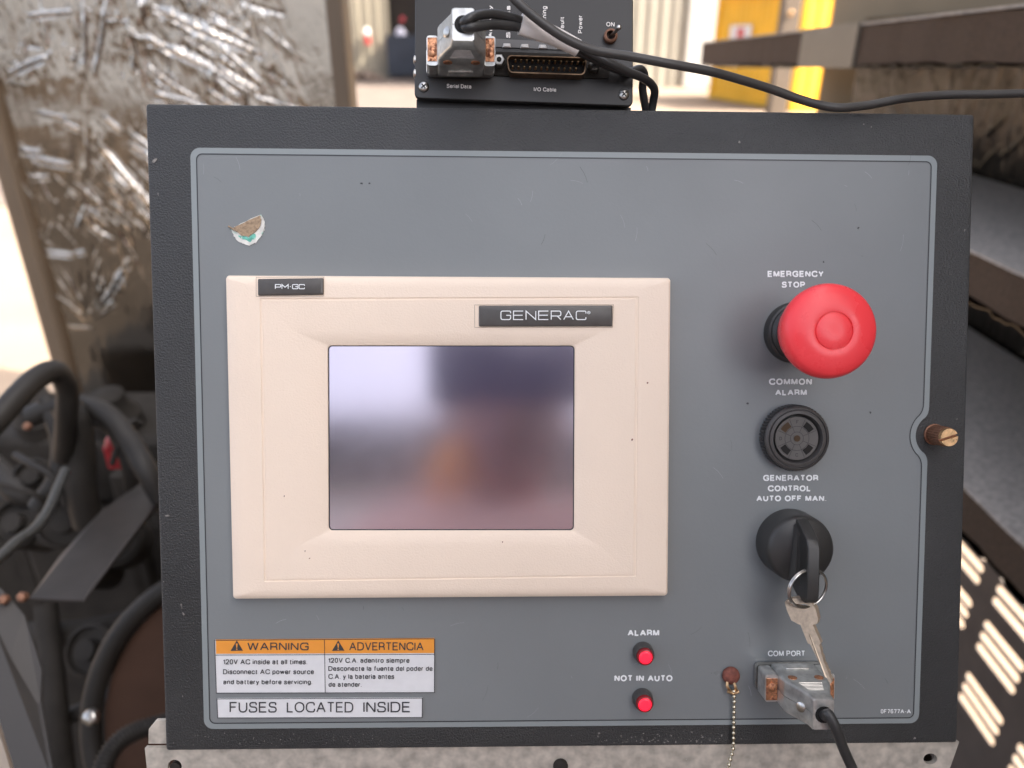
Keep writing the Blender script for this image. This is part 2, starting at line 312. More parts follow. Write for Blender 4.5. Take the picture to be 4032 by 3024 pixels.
def lettering(s, x0, y0, x1, y1, parent, m=None, h=0.0008, bold=.16, slope=0.0, up=False, name='lettering'):
    """x0..x1 the width and y0..y1 the capital height in photo pixels; up = reads from bottom to top"""
    if up: O, X, Y = P(x1, y1, h), P(x1, y0, h), P(x0, y1, h)
    else:
        dy = slope*(x1-x0); O, X, Y = P(x0, y1, h), P(x1, y1+dy, h), P(x0, y0, h)
    return obj(name, text_mesh(s, bold, O, X-O, Y-O), m or m_white, parent, smooth=False)
GL = {'G': [([(1,.74),(1,1),(0,1),(0,0),(1,0),(1,.5),(.55,.5)], (0,.2,.2,.2,.2,.05,0))],
      'E': [([(1,1),(0,1),(0,0),(1,0)], (0,0,0,0)), ([(0,.51),(.95,.51)], (0,0))],
      'N': [([(0,0),(0,1),(1,0),(1,1)], (0,)*4)],
      'R': [([(0,0),(0,1),(1,1),(1,.42),(0,.42)], (0,0,.2,.2,0)), ([(.62,.42),(1,0)], (0,0))],
      'A': [([(0,0),(.5,1),(1,0)], (0,)*3), ([(.17,.33),(.83,.33)], (0,0))],
      'C': [([(1,.72),(1,1),(0,1),(0,0),(1,0),(1,.28)], (0,.2,.2,.2,.2,0))],
      'P': [([(0,0),(0,1),(1,1),(1,.4),(0,.4)], (0,0,.2,.2,0))],
      'M': [([(0,0),(0,1),(.5,.35),(1,1),(1,0)], (0,)*5)],
      '.': [([(.3,.5),(.7,.5)], (0,0))]}
def wide_text(s, x0, y0, x1, y1, parent, h, stroke, gap=0.32, widths=None):
    wd = [0.35 if c == '.' else 1.15 if c == 'M' else 1.0 for c in s]; tot = sum(wd) + gap*(len(s)-1)
    O, X, Y = P(x0, y1, h), P(x1, y1, h), P(x0, y0, h); ux = (X-O)/tot; uy = Y-O; mb = MB(); x = 0
    for c, cw in zip(s, wd):
        for path, rads in GL[c]:
            pts = [O + ux*(x + p[0]*cw) + uy*p[1] for p in path]
            if len(pts) > 2:
                r = [k*uy.length for k in rads]; full = rounded(pts, [0 if i in (0, len(pts)-1) else r[i] for i in range(len(pts))], 4)
                ribbon(mb, full, stroke, h, False)
            else: ribbon(mb, pts, stroke, h, False)
        x += cw + gap
    return obj('lettering', mb, m_white, parent, smooth=False)
# =================================================================== THE SETTING
def sheet(name, x0, x1, y0, y1, z, m, kind='structure'):
    mb = MB(); mb.add([(x0,y0,z),(x1,y0,z),(x1,y1,z),(x0,y1,z)], [(0,1,2,3)]); return obj(name, mb, m, kind=kind, smooth=False)
sheet('ground', -200, 200, -200, 300, 0, m_ground)
sheet('ground_shade_sheet', -60, 0.9, 7.4, 60, 0.004, m_ground_shade)  # darker sheet paints the shade lying over the left ground
def cladding(name, x0, x1, y, z1, m, parent, pitch=0.30):
    pts = []; x = x0
    while x < x1:
        for dx, dy in ((0,0),(.44,0),(.56,-.045),(.88,-.045)): pts.append((x+dx*pitch, y+dy))
        x += pitch
    mb = MB(); n = len(pts)
    mb.add([(p[0], p[1], 0) for p in pts] + [(p[0], p[1], z1) for p in pts], [(i, i+1, n+i+1, n+i) for i in range(n-1)])
    mb.box((x0, y+0.05, 0), (x1, y+8, z1-0.02)); return obj(name, mb, m, parent, smooth=False)
b1 = thing('metal_building', 'cream ribbed metal building with a plain white door, behind the black module', 'building', base=(3, 28, 0))
cladding('wall', -0.6, 30, 28, 6.2, m_clad, b1, 0.42)
mb = MB(); mb.box((-0.8, 27.6, 6.2), (30.2, 36.4, 6.35)); obj('roof', mb, m_clad, b1, smooth=False)
xa, xb = hit(2703, 200, 1, 27.9).x, hit(2838, 200, 1, 27.9).x
mb = MB(); mb.box((xa, 27.86, 0.02), (xb, 27.95, 3.4)); obj('door', mb, m_doorw, b1, bevel=0.01)
mb = MB(); mb.box((xa-0.1, 27.9, 0.02), (xa, 27.97, 3.5)); mb.box((xb, 27.9, 0.02), (xb+0.1, 27.97, 3.5)); mb.box((xa, 27.9, 3.41), (xb, 27.97, 3.5)); obj('door_frame', mb, m_clad, b1, smooth=False)
b2 = thing('metal_building', 'beige ribbed metal building with a tall dark doorway, seen past the foil lined door', 'building', base=(-8, 35, 0))
xo = hit(1515, 150, 1, 35).x
cladding('wall', -30, xo, 35, 6, m_clad2, b2, 0.42)
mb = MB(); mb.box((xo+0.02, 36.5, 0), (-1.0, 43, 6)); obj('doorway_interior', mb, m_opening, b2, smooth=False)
mb = MB(); mb.box((-30.2, 34.6, 6.0), (-1.0, 43.2, 6.15)); obj('roof', mb, m_clad2, b2, smooth=False)
def far_box(name, x0, y0, x1, y1, Y, dep, m, label, cat, bevel=0.03):
    a = hit(x0, y1, 1, Y); b = hit(x1, y0, 1, Y); mb = MB(); mb.box((a.x, Y, max(a.z, 0.01)), (b.x, Y+dep, b.z))
    return obj(name, mb, m, base=((a.x+b.x)/2, Y, max(a.z, 0.01)), label=label, cat=cat, bevel=bevel)
far_box('dumpster', 1528, 138, 1650, 300, 34.0, 1.4, m_navy, 'dark navy dumpster standing in the dark doorway of the beige building', 'dumpster')
def blob(name, px, py, d, r, m, label, cat, sc=(1, .7, 1.2)):
    mb = MB(); c = at(px, py, d); mb.sphere(c, r, sc=sc)
    for i in range(len(mb.v)):
        v = Vector(mb.v[i]); k = 1 + 0.16*math.sin(v.x*7/r/3 + v.z*5/r/3); mb.v[i] = tuple(c + (v-c)*k)
    return obj(name, mb, m, base=tuple(c - Vector((0, 0, r))), label=label, cat=cat)
blob('sack', 1577, 143, 31, 0.26, mat('white sack cloth', (0.62, 0.60, 0.68), 0.8, vary=(3, 0.2)), 'white tied sack lying on top of the navy dumpster', 'sack')
blob('gas_bottle', 1541, 82, 33, 0.2, mat('grey green enamel', (0.10, 0.13, 0.12), 0.5), 'grey green bottle above the navy dumpster in the dark doorway', 'bottle', (.8, .8, 1.6))
blob('red_cap', 1584, 78, 31.5, 0.11, mat('dull red paint', (0.30, 0.03, 0.04), 0.5), 'small dull red cap beside the grey green bottle in the doorway', 'cap')
t = thing('fire_extinguisher', 'red and white fire extinguisher hung on the beige ribbed wall', 'extinguisher', base=tuple(hit(1446, 165, 1, 34.7)))
c = hit(1446, 150, 1, 34.75)
mb = MB(); mb.lathe(c - Vector((0, 0, .26)), [(0.10, 0), (0.12, .03), (0.12, .30), (0.05, .36)], 16, axis=(0, 0, 1)); obj('cylinder', mb, m_redplastic, t)
mb = MB(); mb.lathe(c + Vector((0, 0, .10)), [(0.05, 0), (0.13, .05), (0.11, .25), (0.03, .30)], 16, axis=(0, 0, 1)); obj('valve_head', mb, m_label, t)
mb = MB()
for i in range(26):
    x = random.uniform(hit(1345, 290, 1, 33).x, hit(1500, 290, 1, 33).x); z = random.uniform(0, .42)*(1 - (x+9.5)/8*0.5)
    r = random.uniform(.12, .3); mb.sphere((x, 33+random.uniform(-.6, .6), z*0.7+0.05), r, 8, 5, (1, .8, .55))
obj('debris_heap', mb, mat('brown heap of scrap', (0.11, 0.08, 0.062), 0.9, vary=(2, 0.5)), base=(-7, 33, 0), label='low brown heap of scrap at the foot of the beige wall', cat='heap', kind='stuff')
# yellow container: long side turned from the sun, end face towards it
t = thing('shipping_container', 'yellow shipping container with a white and red label on its long side', 'container', base=(6.5, 18.2, 0))
A = Vector((5.70, 22.6, 0)); B = Vector((6.50, 18.15, 0)); C_ = B + Vector((2.45, 0.44, 0)); D_ = A + Vector((2.45, 0.44, 0))
def container_side(p0, p1, n, nm):
    d = (p1-p0); L = d.length; d.normalize(); nn = Vector((d.y, -d.x, 0)); mb = MB(); pts = []
    for i in range(n):
        for s_, o_ in ((0, 0), (.4, 0), (.5, -.035), (.9, -.035)): pts.append(p0 + d*(L*(i+s_)/n) + nn*o_)
    pts.append(p1); k = len(pts)
    mb.add([tuple(p + Vector((0, 0, .16))) for p in pts] + [tuple(p + Vector((0, 0, 2.5))) for p in pts], [(i, i+1, k+i+1, k+i) for i in range(k-1)]); return obj(nm, mb, m_yellow, t, smooth=False)
container_side(A, B, 16, 'side_panel'); container_side(B, C_, 8, 'end_panel')
mb = MB()
for c in (A, B, C_, D_): mb.box((c.x-.07, c.y-.07, 0.01), (c.x+.07, c.y+.07, 2.6))
for u_, v_ in ((A, B), (B, C_), (C_, D_), (D_, A)):
    for z0, z1 in ((0.02, .17), (2.46, 2.6)):
        d = (v_-u_).normalized()*.0; nn = Vector(((v_-u_).y, -(v_-u_).x, 0)).normalized()*.055
        mb.hexa([tuple(p + Vector((0, 0, z0))) for p in (u_-nn, v_-nn, v_+nn, u_+nn)] + [tuple(p + Vector((0, 0, z1))) for p in (u_-nn, v_-nn, v_+nn, u_+nn)])
obj('frame', mb, m_yellow, t, bevel=0.01)
mb = MB(); mb.hexa([tuple(p) for p in (A+Vector((.1,0,.2)), B+Vector((.1,.1,.2)), C_+Vector((-.1,.1,.2)), D_+Vector((-.1,-.1,.2)), A+Vector((.1,0,2.5)), B+Vector((.1,.1,2.5)), C_+Vector((-.1,.1,2.5)), D_+Vector((-.1,-.1,2.5)))]); obj('body', mb, m_yellow, t, smooth=False)
d = (B-A).normalized(); nn = Vector((d.y, -d.x, 0)).normalized(); nn = nn if nn.x < 0 else -nn
def on_side(f, z, o): return tuple(A + (B-A)*f + nn*o + Vector((0, 0, z)))
f0, f1 = .20, .46
mb = MB(); mb.hexa([on_side(f0,1.52,.05), on_side(f1,1.52,.05), on_side(f1,1.52,.06), on_side(f0,1.52,.06), on_side(f0,1.86,.05), on_side(f1,1.86,.05), on_side(f1,1.86,.06), on_side(f0,1.86,.06)]); lp = obj('label_plate', mb, m_label, t, smooth=False)
mb = MB(); mb.hexa([on_side(.29,1.56,.06), on_side(.38,1.56,.06), on_side(.38,1.56,.066), on_side(.29,1.56,.066), on_side(.29,1.80,.06), on_side(.38,1.80,.06), on_side(.38,1.80,.066), on_side(.29,1.80,.066)]); obj('red_mark', mb, m_redplastic, lp, smooth=False)
# ---- added yard behind the photographer, toned to put bands into the reflections
m_added_ground = mat('shade dark added ground', (0.022, 0.019, 0.017), 0.95, spec=0.0, vary=(2, 0.25), bump=(60, 0.4, 0.01))  # shade over this unseen ground is put into its dark colour
sheet('added_ground_far', -60, 60, -24, -12, 0.004, m_added_ground); sheet('added_ground_near', -60, 60, -7, 0.1, 0.008, m_added_ground); sheet('added_ground_mid', -60, 60, -12, -7, 0.004, mat('brown added ground', (0.045, 0.034, 0.026), 0.95, vary=(1.5, .3), spec=0.0))
b3 = thing('backdrop', 'pale warehouse building added unseen to put bright and dark bands into the foil and screen', 'backdrop', base=(0, -25, 0))
mb = MB(); mb.box((-45, -35, 0), (45, -25, 6.1)); obj('wall', mb, mat('white warehouse sheeting', (0.85, 0.83, 0.78), 0.6), b3, smooth=False)
mb = MB(); mb.box((-45.3, -35.3, 6.1), (45.3, -24.6, 8.7)); obj('dark_band', mb, m_opening, b3, smooth=False)  # dark strip added for its band in the screen reflection
# =================================================================== THE ENCLOSURE AROUND THE PANEL
def vnoise(x, y, seed=0):
    r = np.random.RandomState(seed); T = r.rand(64, 64)
    xi = np.floor(x).astype(int); yi = np.floor(y).astype(int); xf = x-xi; yf = y-yi
    xf = xf*xf*(3-2*xf); yf = yf*yf*(3-2*yf); g = lambda a, b: T[a % 64, b % 64]
    return (g(xi,yi)*(1-xf)+g(xi+1,yi)*xf)*(1-yf) + (g(xi,yi+1)*(1-xf)+g(xi+1,yi+1)*xf)*yf
def foil(name, o, ux, uy, L1, L2, creases, nx, ny, m, parent, damp=None, seed=1, streak=1.0, fine=()):
    """crinkled sheet: o + ux*s + uy*t, displaced along ux x uy"""
    o, ux, uy = Vector(o), Vector(ux), Vector(uy); nn = np.array(ux.cross(uy).normalized())
    s, t_ = np.meshgrid(np.linspace(0, L1, nx), np.linspace(0, L2, ny)); h = np.zeros_like(s)
    h += 0.004*(vnoise(s*5, t_*4, seed)-.5) + 0.0014*(vnoise(s*14, t_*9, seed+1)-.5)
    wx = s + 0.02*(vnoise(s*9, t_*9, seed+2)-.5)
    cl = np.clip((vnoise(s*8, t_*7, seed+3)-.35)*3, 0, 1)
    h += streak*cl*0.0034*(1-np.abs(vnoise(wx*80, t_*11, seed+4)-.5)*2)**2
    h += streak*0.0022*(1-np.abs(vnoise(wx*120 + t_*30, t_*22, seed+5)-.5)*2)**2*np.clip((vnoise(s*6, t_*6, seed+6)-.3)*2.5, 0, 1)
    h += 0.0014*cl*(vnoise(wx*60, t_*60, seed+7)-.5)
    for (a, b, wd, amp) in creases:
        ax, ay = a; bx, by = b; dx, dy = bx-ax, by-ay; LL = math.hypot(dx, dy)
        k = ((s-ax)*dx + (t_-ay)*dy)/LL/LL; dist = ((s-ax)*dy - (t_-ay)*dx)/LL + 0.004*(vnoise(s*20, t_*20, seed+9)-.5)
        mask = np.clip(k*8, 0, 1)*np.clip((1-k)*8, 0, 1)
        taper = np.clip(k*3, 0, 1)*np.clip((1-k)*3, 0, 1); ww = wd*.40; h += amp*.38*mask*taper*(np.exp(-np.abs(dist/ww)**1.3) - .45*np.exp(-np.abs((dist-ww*2.4)/ww)**1.5))
    sx, sy = L1/(nx-1), L2/(ny-1)
    for (x0, y0, ang, ln, wd, amp) in fine:                     # small folds, each worked out only where it lies
        dx, dy = math.cos(ang), math.sin(ang); x1, y1 = x0+dx*ln, y0+dy*ln; m_ = wd*4
        i0, i1 = max(0, int((min(x0, x1)-m_)/sx)), min(nx, int((max(x0, x1)+m_)/sx)+2); j0, j1 = max(0, int((min(y0, y1)-m_)/sy)), min(ny, int((max(y0, y1)+m_)/sy)+2)
        if i1 <= i0 or j1 <= j0: continue
        S = s[j0:j1, i0:i1]-x0; T = t_[j0:j1, i0:i1]-y0; k = (S*dx+T*dy)/ln; bend = math.sin(x0*977+y0*571)*.06*ln
        dist = S*dy - T*dx + bend*np.sin(np.clip(k, 0, 1)*math.pi)
        h[j0:j1, i0:i1] += amp*np.clip(k*4, 0, 1)*np.clip((1-k)*4, 0, 1)*np.exp(-np.abs(dist/wd)**1.4)
    if damp is not None: h *= damp(s, t_)
    pos = np.array(o)[None, None] + s[..., None]*np.array(ux) + t_[..., None]*np.array(uy) + h[..., None]*nn
    off = np.array(BASE[root_of(parent).name]); V = (pos-off).reshape(-1, 3)
    idx = np.arange(nx*ny).reshape(ny, nx); Fq = np.stack([idx[:-1,:-1], idx[:-1,1:], idx[1:,1:], idx[1:,:-1]], -1).reshape(-1, 4)
    me = bpy.data.meshes.new(name); me.vertices.add(len(V)); me.vertices.foreach_set('co', V.ravel())
    me.loops.add(Fq.size); me.loops.foreach_set('vertex_index', Fq.ravel()); me.polygons.add(len(Fq))
    me.polygons.foreach_set('loop_start', np.arange(0, Fq.size, 4)); me.polygons.foreach_set('loop_total', np.full(len(Fq), 4))
    me.update(calc_edges=True); me.validate(); me.shade_smooth(); me.materials.append(m)
    ob = bpy.data.objects.new(name, me); COL.objects.link(ob); ob.parent = parent; return ob
YD = 1.30
dr = thing('enclosure_door', 'open tan enclosure door lined with crinkled silver foil, left of the panel', 'door', base=(-0.87, YD, 0.15))
zb, zt = 0.70, 2.2
def dp(px, py):                                                # pixel -> door coordinates
    p = hit(px, py, 1, YD); return (p.x + 0.846, p.z - zb)
cr = []
def crease(x0, y0, x1, y1, wd=0.004, amp=0.006): cr.append((dp(x0, y0), dp(x1, y1), wd, amp))
crease(335, -60, 335, 330, .007, .010); crease(335, 330, 345, 720, .006, .006); crease(430, -30, 365, 320, .005, .008)
crease(560, 10, 1080, 235, .006, .010); crease(540, 130, 860, 280, .006, .009); crease(820, 240, 1060, 380, .005, .009)
crease(500, 60, 600, 420, .006, .009); crease(20, 300, 190, 215, .005, .010); crease(540, -40, 580, 130, .004, .008)
crease(110, 425, 300, 480, .005, .010); crease(230, 470, 330, 520, .005, .008); crease(385, 430, 490, 530, .005, .010)
crease(360, 530, 640, 860, .009, .011); crease(60, 590, 180, 600, .006, .008); crease(110, 610, 310, 660, .006, .008)
crease(500, 560, 640, 640, .006, .008); crease(100, 700, 200, 690, .005, .006); crease(340, 800, 300, 930, .006, .007)
crease(160, 985, 300, 1010, .005, .012); crease(290, 1000, 340, 990, .004, .008)
for k in range(7): crease(330+k*4, 1260, 210+k*45, 980+abs(k-3)*30, .005, .006)
crease(350, 1265, 520, 1010, .006, .008); crease(350, 1265, 480, 1180, .005, .006); crease(230, 1285, 400, 1295, .005, .008)
crease(160, -30, 200, 260, .005, .006); crease(30, 40, 110, 270, .005, .006); crease(90, 60, 300, 40, .005, .006); crease(700, 40, 760, 240, .006, .008)
def damp(s, t_):
    k = np.clip((0.52-s)/0.05, 0.15, 1)
    d_ = 1 - 0.75*np.exp(-((t_-dp(300, 415)[1])/0.040)**2)*np.clip((0.27-s)*20, 0, 1)   # smooth band across
    low = np.clip((t_-dp(300, 1350)[1])*8, 0.35, 1)
    return k*d_*low
fine = []; rf_ = random.Random(5)
def sow(n, px0, px1, py0, py1, a0, spread, l0, l1, amp=.0010, wd=.0017):
    for _ in range(n):
        x, y = dp(rf_.uniform(px0, px1), rf_.uniform(py0, py1)); a = math.radians(a0 + rf_.gauss(0, spread))
        fine.append((x, y, a, rf_.uniform(l0, l1), wd*rf_.uniform(.6, 1.6), amp*rf_.uniform(.4, 1.5)*rf_.choice((1, 1, -1))))
sow(300, -20, 1000, -60, 320, -90, 7, .02, .10, .0009, .0014)                 # fine upright pleats in the bright band
sow(40, -20, 700, -60, 330, -60, 40, .01, .04, .0009)
sow(34, 480, 1050, 0, 400, -32, 10, .04, .12, .0014)
sow(60, 300, 640, 300, 520, -88, 12, .02, .05, .0006)
sow(80, 60, 640, 560, 900, -82, 20, .02, .09, .0011)
sow(50, 300, 640, 500, 900, -55, 10, .03, .10, .0014)
sow(36, 100, 640, 930, 1400, -85, 30, .03, .10, .0006)
for k in range(16): x, y = dp(355+rf_.uniform(-25, 25), 1275); fine.append((x, y, math.radians(90 + (k-8)*6.5), rf_.uniform(.05, .13), .0022, .0016))
foil('foil_liner', (-0.846, YD, zb), (1, 0, 0), (0, 0, 1), 0.555, 1.9-zb, cr, 400, 860, m_foil, dr, damp, 3, 0.7, fine)
mb = MB(); mb.box((-0.874, YD-0.018, 0.15), (-0.846, YD+0.05, zt)); obj('edge_flange', mb, m_tan, dr, bevel=0.003)
mb = MB(); mb.box((-0.291, YD-0.012, 0.15), (-0.265, YD+0.05, zt)); obj('edge_flange', mb, m_tan, dr, bevel=0.003)
mb = MB(); mb.box((-0.8455, YD+0.022, 0.15), (-0.2915, YD+0.048, zt)); obj('door_skin', mb, m_tan, dr, smooth=False)
# right hand side wall: tan behind, foil in front, vented door low down
XW = 0.87
wl = thing('enclosure_wall', 'enclosure side wall on the right, raised out of view to block the sun, with dull foil lining and slotted vents', 'wall', base=(XW, 1.0, 0.05))
mb = MB(); mb.box((XW+0.012, -0.75, 0.70), (XW+0.03, 2.27, 3.6)); obj('wall_skin', mb, m_tan2, wl, smooth=False)  # unseen top and near end added to keep sun off panel and foil
Zf = hit(3476, 290, 0, XW)
cr = []
for k in range(26):
    y = random.uniform(.3, 1.2); z = random.uniform(.1, .75); a = random.uniform(0.6, 2.4); l = random.uniform(.06, .22)
    cr.append(((y, z), (y+l*math.cos(a), z+l*math.sin(a)), random.uniform(.003, .007), random.uniform(.004, .010)))
fine2 = [(rf_.uniform(.2, 1.6), rf_.uniform(.35, .82), math.radians(rf_.choice((50, 75, 100, 125)) + rf_.gauss(0, 12)), rf_.uniform(.03, .14), rf_.uniform(.0025, .005), rf_.uniform(.001, .003)) for _ in range(330)]
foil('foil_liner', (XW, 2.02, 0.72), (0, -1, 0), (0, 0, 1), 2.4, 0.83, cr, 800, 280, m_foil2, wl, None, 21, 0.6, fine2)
outer = [(-0.75, 0.05), (2.27, 0.05), (2.27, 0.70), (-0.75, 0.70)]; holes = []
for zc in (0.612, 0.503, 0.375):
    for j in range(-2, 9):
        for dz in (-0.0265, 0, 0.0265):
            y0 = 0.930 + 0.157*(j-1); y1 = y0 + 0.114; r = 0.0082; z = zc+dz; hl = []
            for k in range(7): a = -math.pi/2 + math.pi*k/6; hl.append((y1-r + r*math.cos(a), z + r*math.sin(a)))
            for k in range(7): a = math.pi/2 + math.pi*k/6; hl.append((y0+r + r*math.cos(a), z + r*math.sin(a)))
            holes.append(hl)
polys = [outer] + [h_[::-1] for h_ in holes]; flat = [p for pl in polys for p in pl]
tris = tessellate_polygon([[Vector((p[0], p[1], 0)) for p in pl] for pl in polys])
mb = MB(); n = len(flat)
mb.add([(XW, p[0], p[1]) for p in flat] + [(XW+0.003, p[0], p[1]) for p in flat], [tuple(t_) for t_ in tris] + [tuple(n+i for i in t_[::-1]) for t_ in tris])
k = 0
for pl in polys:
    L_ = len(pl); mb.f += [[k+i, k+(i+1) % L_, n+k+(i+1) % L_, n+k+i] for i in range(L_)]; mb.mi += [0]*L_; k += L_
obj('vent_door', mb, m_vent, wl, smooth=False)
def slab(z1, z0, label, top_m, y0=0.30, y1=2.35, corners=None, tape=False, back=XW-0.012):
    x0, x1 = 0.55, back
    t = thing('insulation_slab', label, 'insulation', base=(0.7, 1.2, z0), group='foam baffle slabs on the right wall')
    mb = MB()
    if corners: (ya, za0, za1), (yb, zb0, zb1) = corners
    else: (ya, za0, za1), (yb, zb0, zb1) = (y0, z0, z1), (y1, z0, z1)
    N = 60
    for i in range(N+1):                                        # slightly uneven foam edge
        f = i/N; y = ya+(yb-ya)*f
    ls = []
    for i in range(N+1):
        f = i/N; y = ya+(yb-ya)*f; a0 = za0+(zb0-za0)*f; a1 = za1+(zb1-za1)*f; j = random.uniform(-.0012, .0012); j2 = random.uniform(-.0016, .0016)
        ls.append([(x0+j, y, a0+j2), (x1, y, a0), (x1, y, a1-.004), (x0+j, y, a1-.004+j)])
    mb.loops(ls); obj('foam_core', mb, m_foam, t, smooth=False)
    mb = MB(); ls = []
    for i in range(N+1):
        f = i/N; y = ya+(yb-ya)*f; a1 = za1+(zb1-za1)*f; j = random.uniform(-.001, .001)
        ls.append([(x0-.002+j, y, a1-.003), (x1+.002, y, a1-.003), (x1+.002, y, a1), (x0-.002+j, y, a1)])
    mb.loops(ls); obj('top_skin', mb, top_m, t, smooth=False)
    mb = MB(); ls = []
    for i in range(3*N+1):
        f = i/(3*N); y = ya+(yb-ya)*f; a0 = za0+(zb0-za0)*f; j = random.uniform(-.0015, .0045)
        ls.append([(x0-.003, y, a0-.003-j), (x1, y, a0-.004), (x1, y, a0-.0025), (x0-.003, y, a0-.0015-j)])
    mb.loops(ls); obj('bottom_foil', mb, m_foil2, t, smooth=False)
    if tape:
        ya_, yb_ = hit(3385, 150, 0, x0).y, hit(3165, 170, 0, x0).y
        g = lambda y: (y-ya)/(yb-ya)
        mb = MB(); c8 = []
        for zz in (0, 1):
            for y in (ya_, yb_):
                a0 = za0+(zb0-za0)*g(y)-.0065; a1 = za1+(zb1-za1)*g(y)+.0015
                c8 += [(x0-.0055, y, a1 if zz else a0), (x0+.18, y, a1 if zz else a0)]
        mb.hexa([c8[i] for i in (0, 1, 3, 2, 4, 5, 7, 6)]); obj('tape_wrap', mb, m_tape, t, smooth=False)
    return t
slab(1.53, 1.475, 'dark foam slab at eye level wrapped with one grey tape band, top right', m_foamtop, corners=((0.30, 1.495, 1.552), (2.34, 1.436, 1.496)), tape=True)
slab(1.273, 1.221, 'middle dark foam slab with a grey dusty top, right of the panel', m_foamtop)
slab(1.010, 0.958, 'lowest dark foam slab with speckled grey top, just above the sunlit vent slots', m_foamtop)
# corner post behind the slabs
a = hit(3078, 100, 1, 2.75); b = hit(3146, 100, 1, 2.75)
t = thing('corner_post', 'brown metal corner post with a bright bolt, in front of the yellow container', 'post', base=((a.x+b.x)/2, 2.75, 0.05))
mb = MB(); mb.box((a.x, 2.75, 0.05), (b.x, 2.80, 2.4)); obj('post_shaft', mb, mat('brown post paint', (0.14, 0.105, 0.075), 0.6, vary=(8, 0.1)), t, bevel=0.003)
c = hit(3113, 52, 1, 2.745); mb = MB(); mb.lathe(c, [(0.008, 0), (0.010, .003), (0.006, .008)], 16, axis=(0, -1, 0)); obj('bolt', mb, m_brass, t)
# enclosure floor
mb = MB(); mb.box((-0.86, 0.25, 0.02), (XW-0.004, 2.2, 0.06)); obj('enclosure_floor', mb, m_dark, kind='structure', smooth=False)
# =================================================================== ENGINE BITS, LOWER LEFT
def pl(points): return [at(*p) for p in points]
eng = thing('engine', 'dark greasy generator engine mostly hidden behind the left of the panel', 'engine', base=(-0.35, 0.9, 0.06))
mb = MB(); mb.box((-0.98, 0.98, 0.07), (0.45, 1.22, 0.80)); mb.box((-0.86, 1.02, 0.80), (0.40, 1.20, 0.93)); mb.box((-0.34, 0.93, 0.45), (-0.20, 1.1, 1.02)); mb.box((-0.66, 0.90, 0.07), (-0.40, 1.0, 0.62)); mb.box((-0.78, 0.95, 0.60), (-0.60, 1.0, 0.78)); obj('engine_block', mb, m_dark, eng, bevel=0.015)
for i in range(6):
    mb = MB(); mb.lathe((-0.76+i*.12, 1.06, 0.925), [(0.04, 0), (0.04, .03), (0.028, .045), (0.025, .07), (0.01, .075)], 16, axis=(0, -.2, 1)); obj('valve_cap', mb, m_dark, eng)
for i in range(9):
    mb = MB(); x = -0.80 + i*.062; mb.box((x, .955, .64), (x+.022, .985, .90)); obj('cooling_rib', mb, m_dark, eng, bevel=.004)
for k, (x0, y0, x1, y1, d_) in enumerate(((-50, 2050, 420, 2140, .9), (-50, 1960, 300, 1900, .93), (40, 2500, 560, 2440, .92), (60, 2900, 640, 2620, .9), (180, 2380, 260, 3100, .88), (-40, 1830, 180, 1980, .9))):
    mb = MB(); mb.tube([at(x0, y0, d_), at((x0+x1)/2, (y0+y1)/2+25, d_-.02), at(x1, y1, d_)], .010+.003*(k % 3), 14, 8); obj('oil_pipe', mb, m_rubber if k % 2 else m_dark, eng)
c0 = at(1000, 2850, .72); axd = M_CAM.to_3x3() @ Vector((0, 0, 1)); RX = M_CAM.to_3x3()
mb = MB(); mb.lathe(c0, [(.146, -.10), (.146, 0), (.140, .004), (.08, .006), (.05, .014), (.03, .02)], 72, axis=axd); obj('drum_cover', mb, m_redbrown, eng)
mb = MB(); mb.tube([c0 + RX @ Vector((math.cos(a)*.157, math.sin(a)*.157, .004)) for a in [2*math.pi*k/48 for k in range(49)]], 0.010, 12, 2); obj('rubber_ring', mb, m_rubber, eng)
# tray
def slabpoly(name, pts, d, th, m, **kw):
    """flat plate seen at those pixels, d may be one depth or one per point"""
    ds = d if isinstance(d, (list, tuple)) else [d]*len(pts)
    top = [at(p[0], p[1], dd) for p, dd in zip(pts, ds)]; nn = ((top[1]-top[0]).cross(top[2]-top[0])).normalized()
    if nn.dot(M_CAM.translation - top[0]) < 0: nn = -nn
    mb = MB(); mb.loops([[tuple(p - nn*th) for p in top], [tuple(p) for p in top]]); return obj(name, mb, m, **kw)
t = thing('steel_tray', 'bent grey brown steel tray reaching behind the left side of the panel', 'tray', base=tuple(at(400, 2200, .66)))
slabpoly('tray_face', [(330, 2362), (118, 2355), (235, 2190), (400, 2010), (700, 1800), (700, 1890)], [.60, .60, .68, .76, .90, .84], .002, m_tray, parent=t, smooth=False)
slabpoly('tray_lip', [(332, 2364), (326, 2352), (700, 1868), (700, 1892)], [.598, .60, .838, .838], .0015, m_tray, parent=t, smooth=False)
slabpoly('side_panel', [(-150, 2150), (95, 2420), (165, 2640), (160, 2760), (230, 3150), (-150, 3150)], [.62, .60, .58, .57, .52, .52], .004, mat('grey brown side panel', (0.050, 0.044, 0.039), 0.6, vary=(8, 0.12)),
         label='dull grey brown sheet metal panel in the lower left corner', cat='panel', base=tuple(at(60, 3100, .53)), smooth=False)
slabpoly('edge_strip', [(-60, 2730), (-20, 2830), (62, 3100), (0, 3100)], [.47]*4, .003, mat('pale bare edge metal', (0.60, 0.52, 0.44), 0.35, 0.7), label='pale bare metal edge strip in the bottom left corner', cat='strip', base=tuple(at(0, 3000, .47)), smooth=False)
def hose(name, pts, r, m, label, cat='hose', group=None, **kw):
    mb = MB(); P_ = pl(pts); mb.tube(P_, r, 16, 8, **kw); return obj(name, mb, m, base=tuple(P_[0]), label=label, cat=cat, group=group)
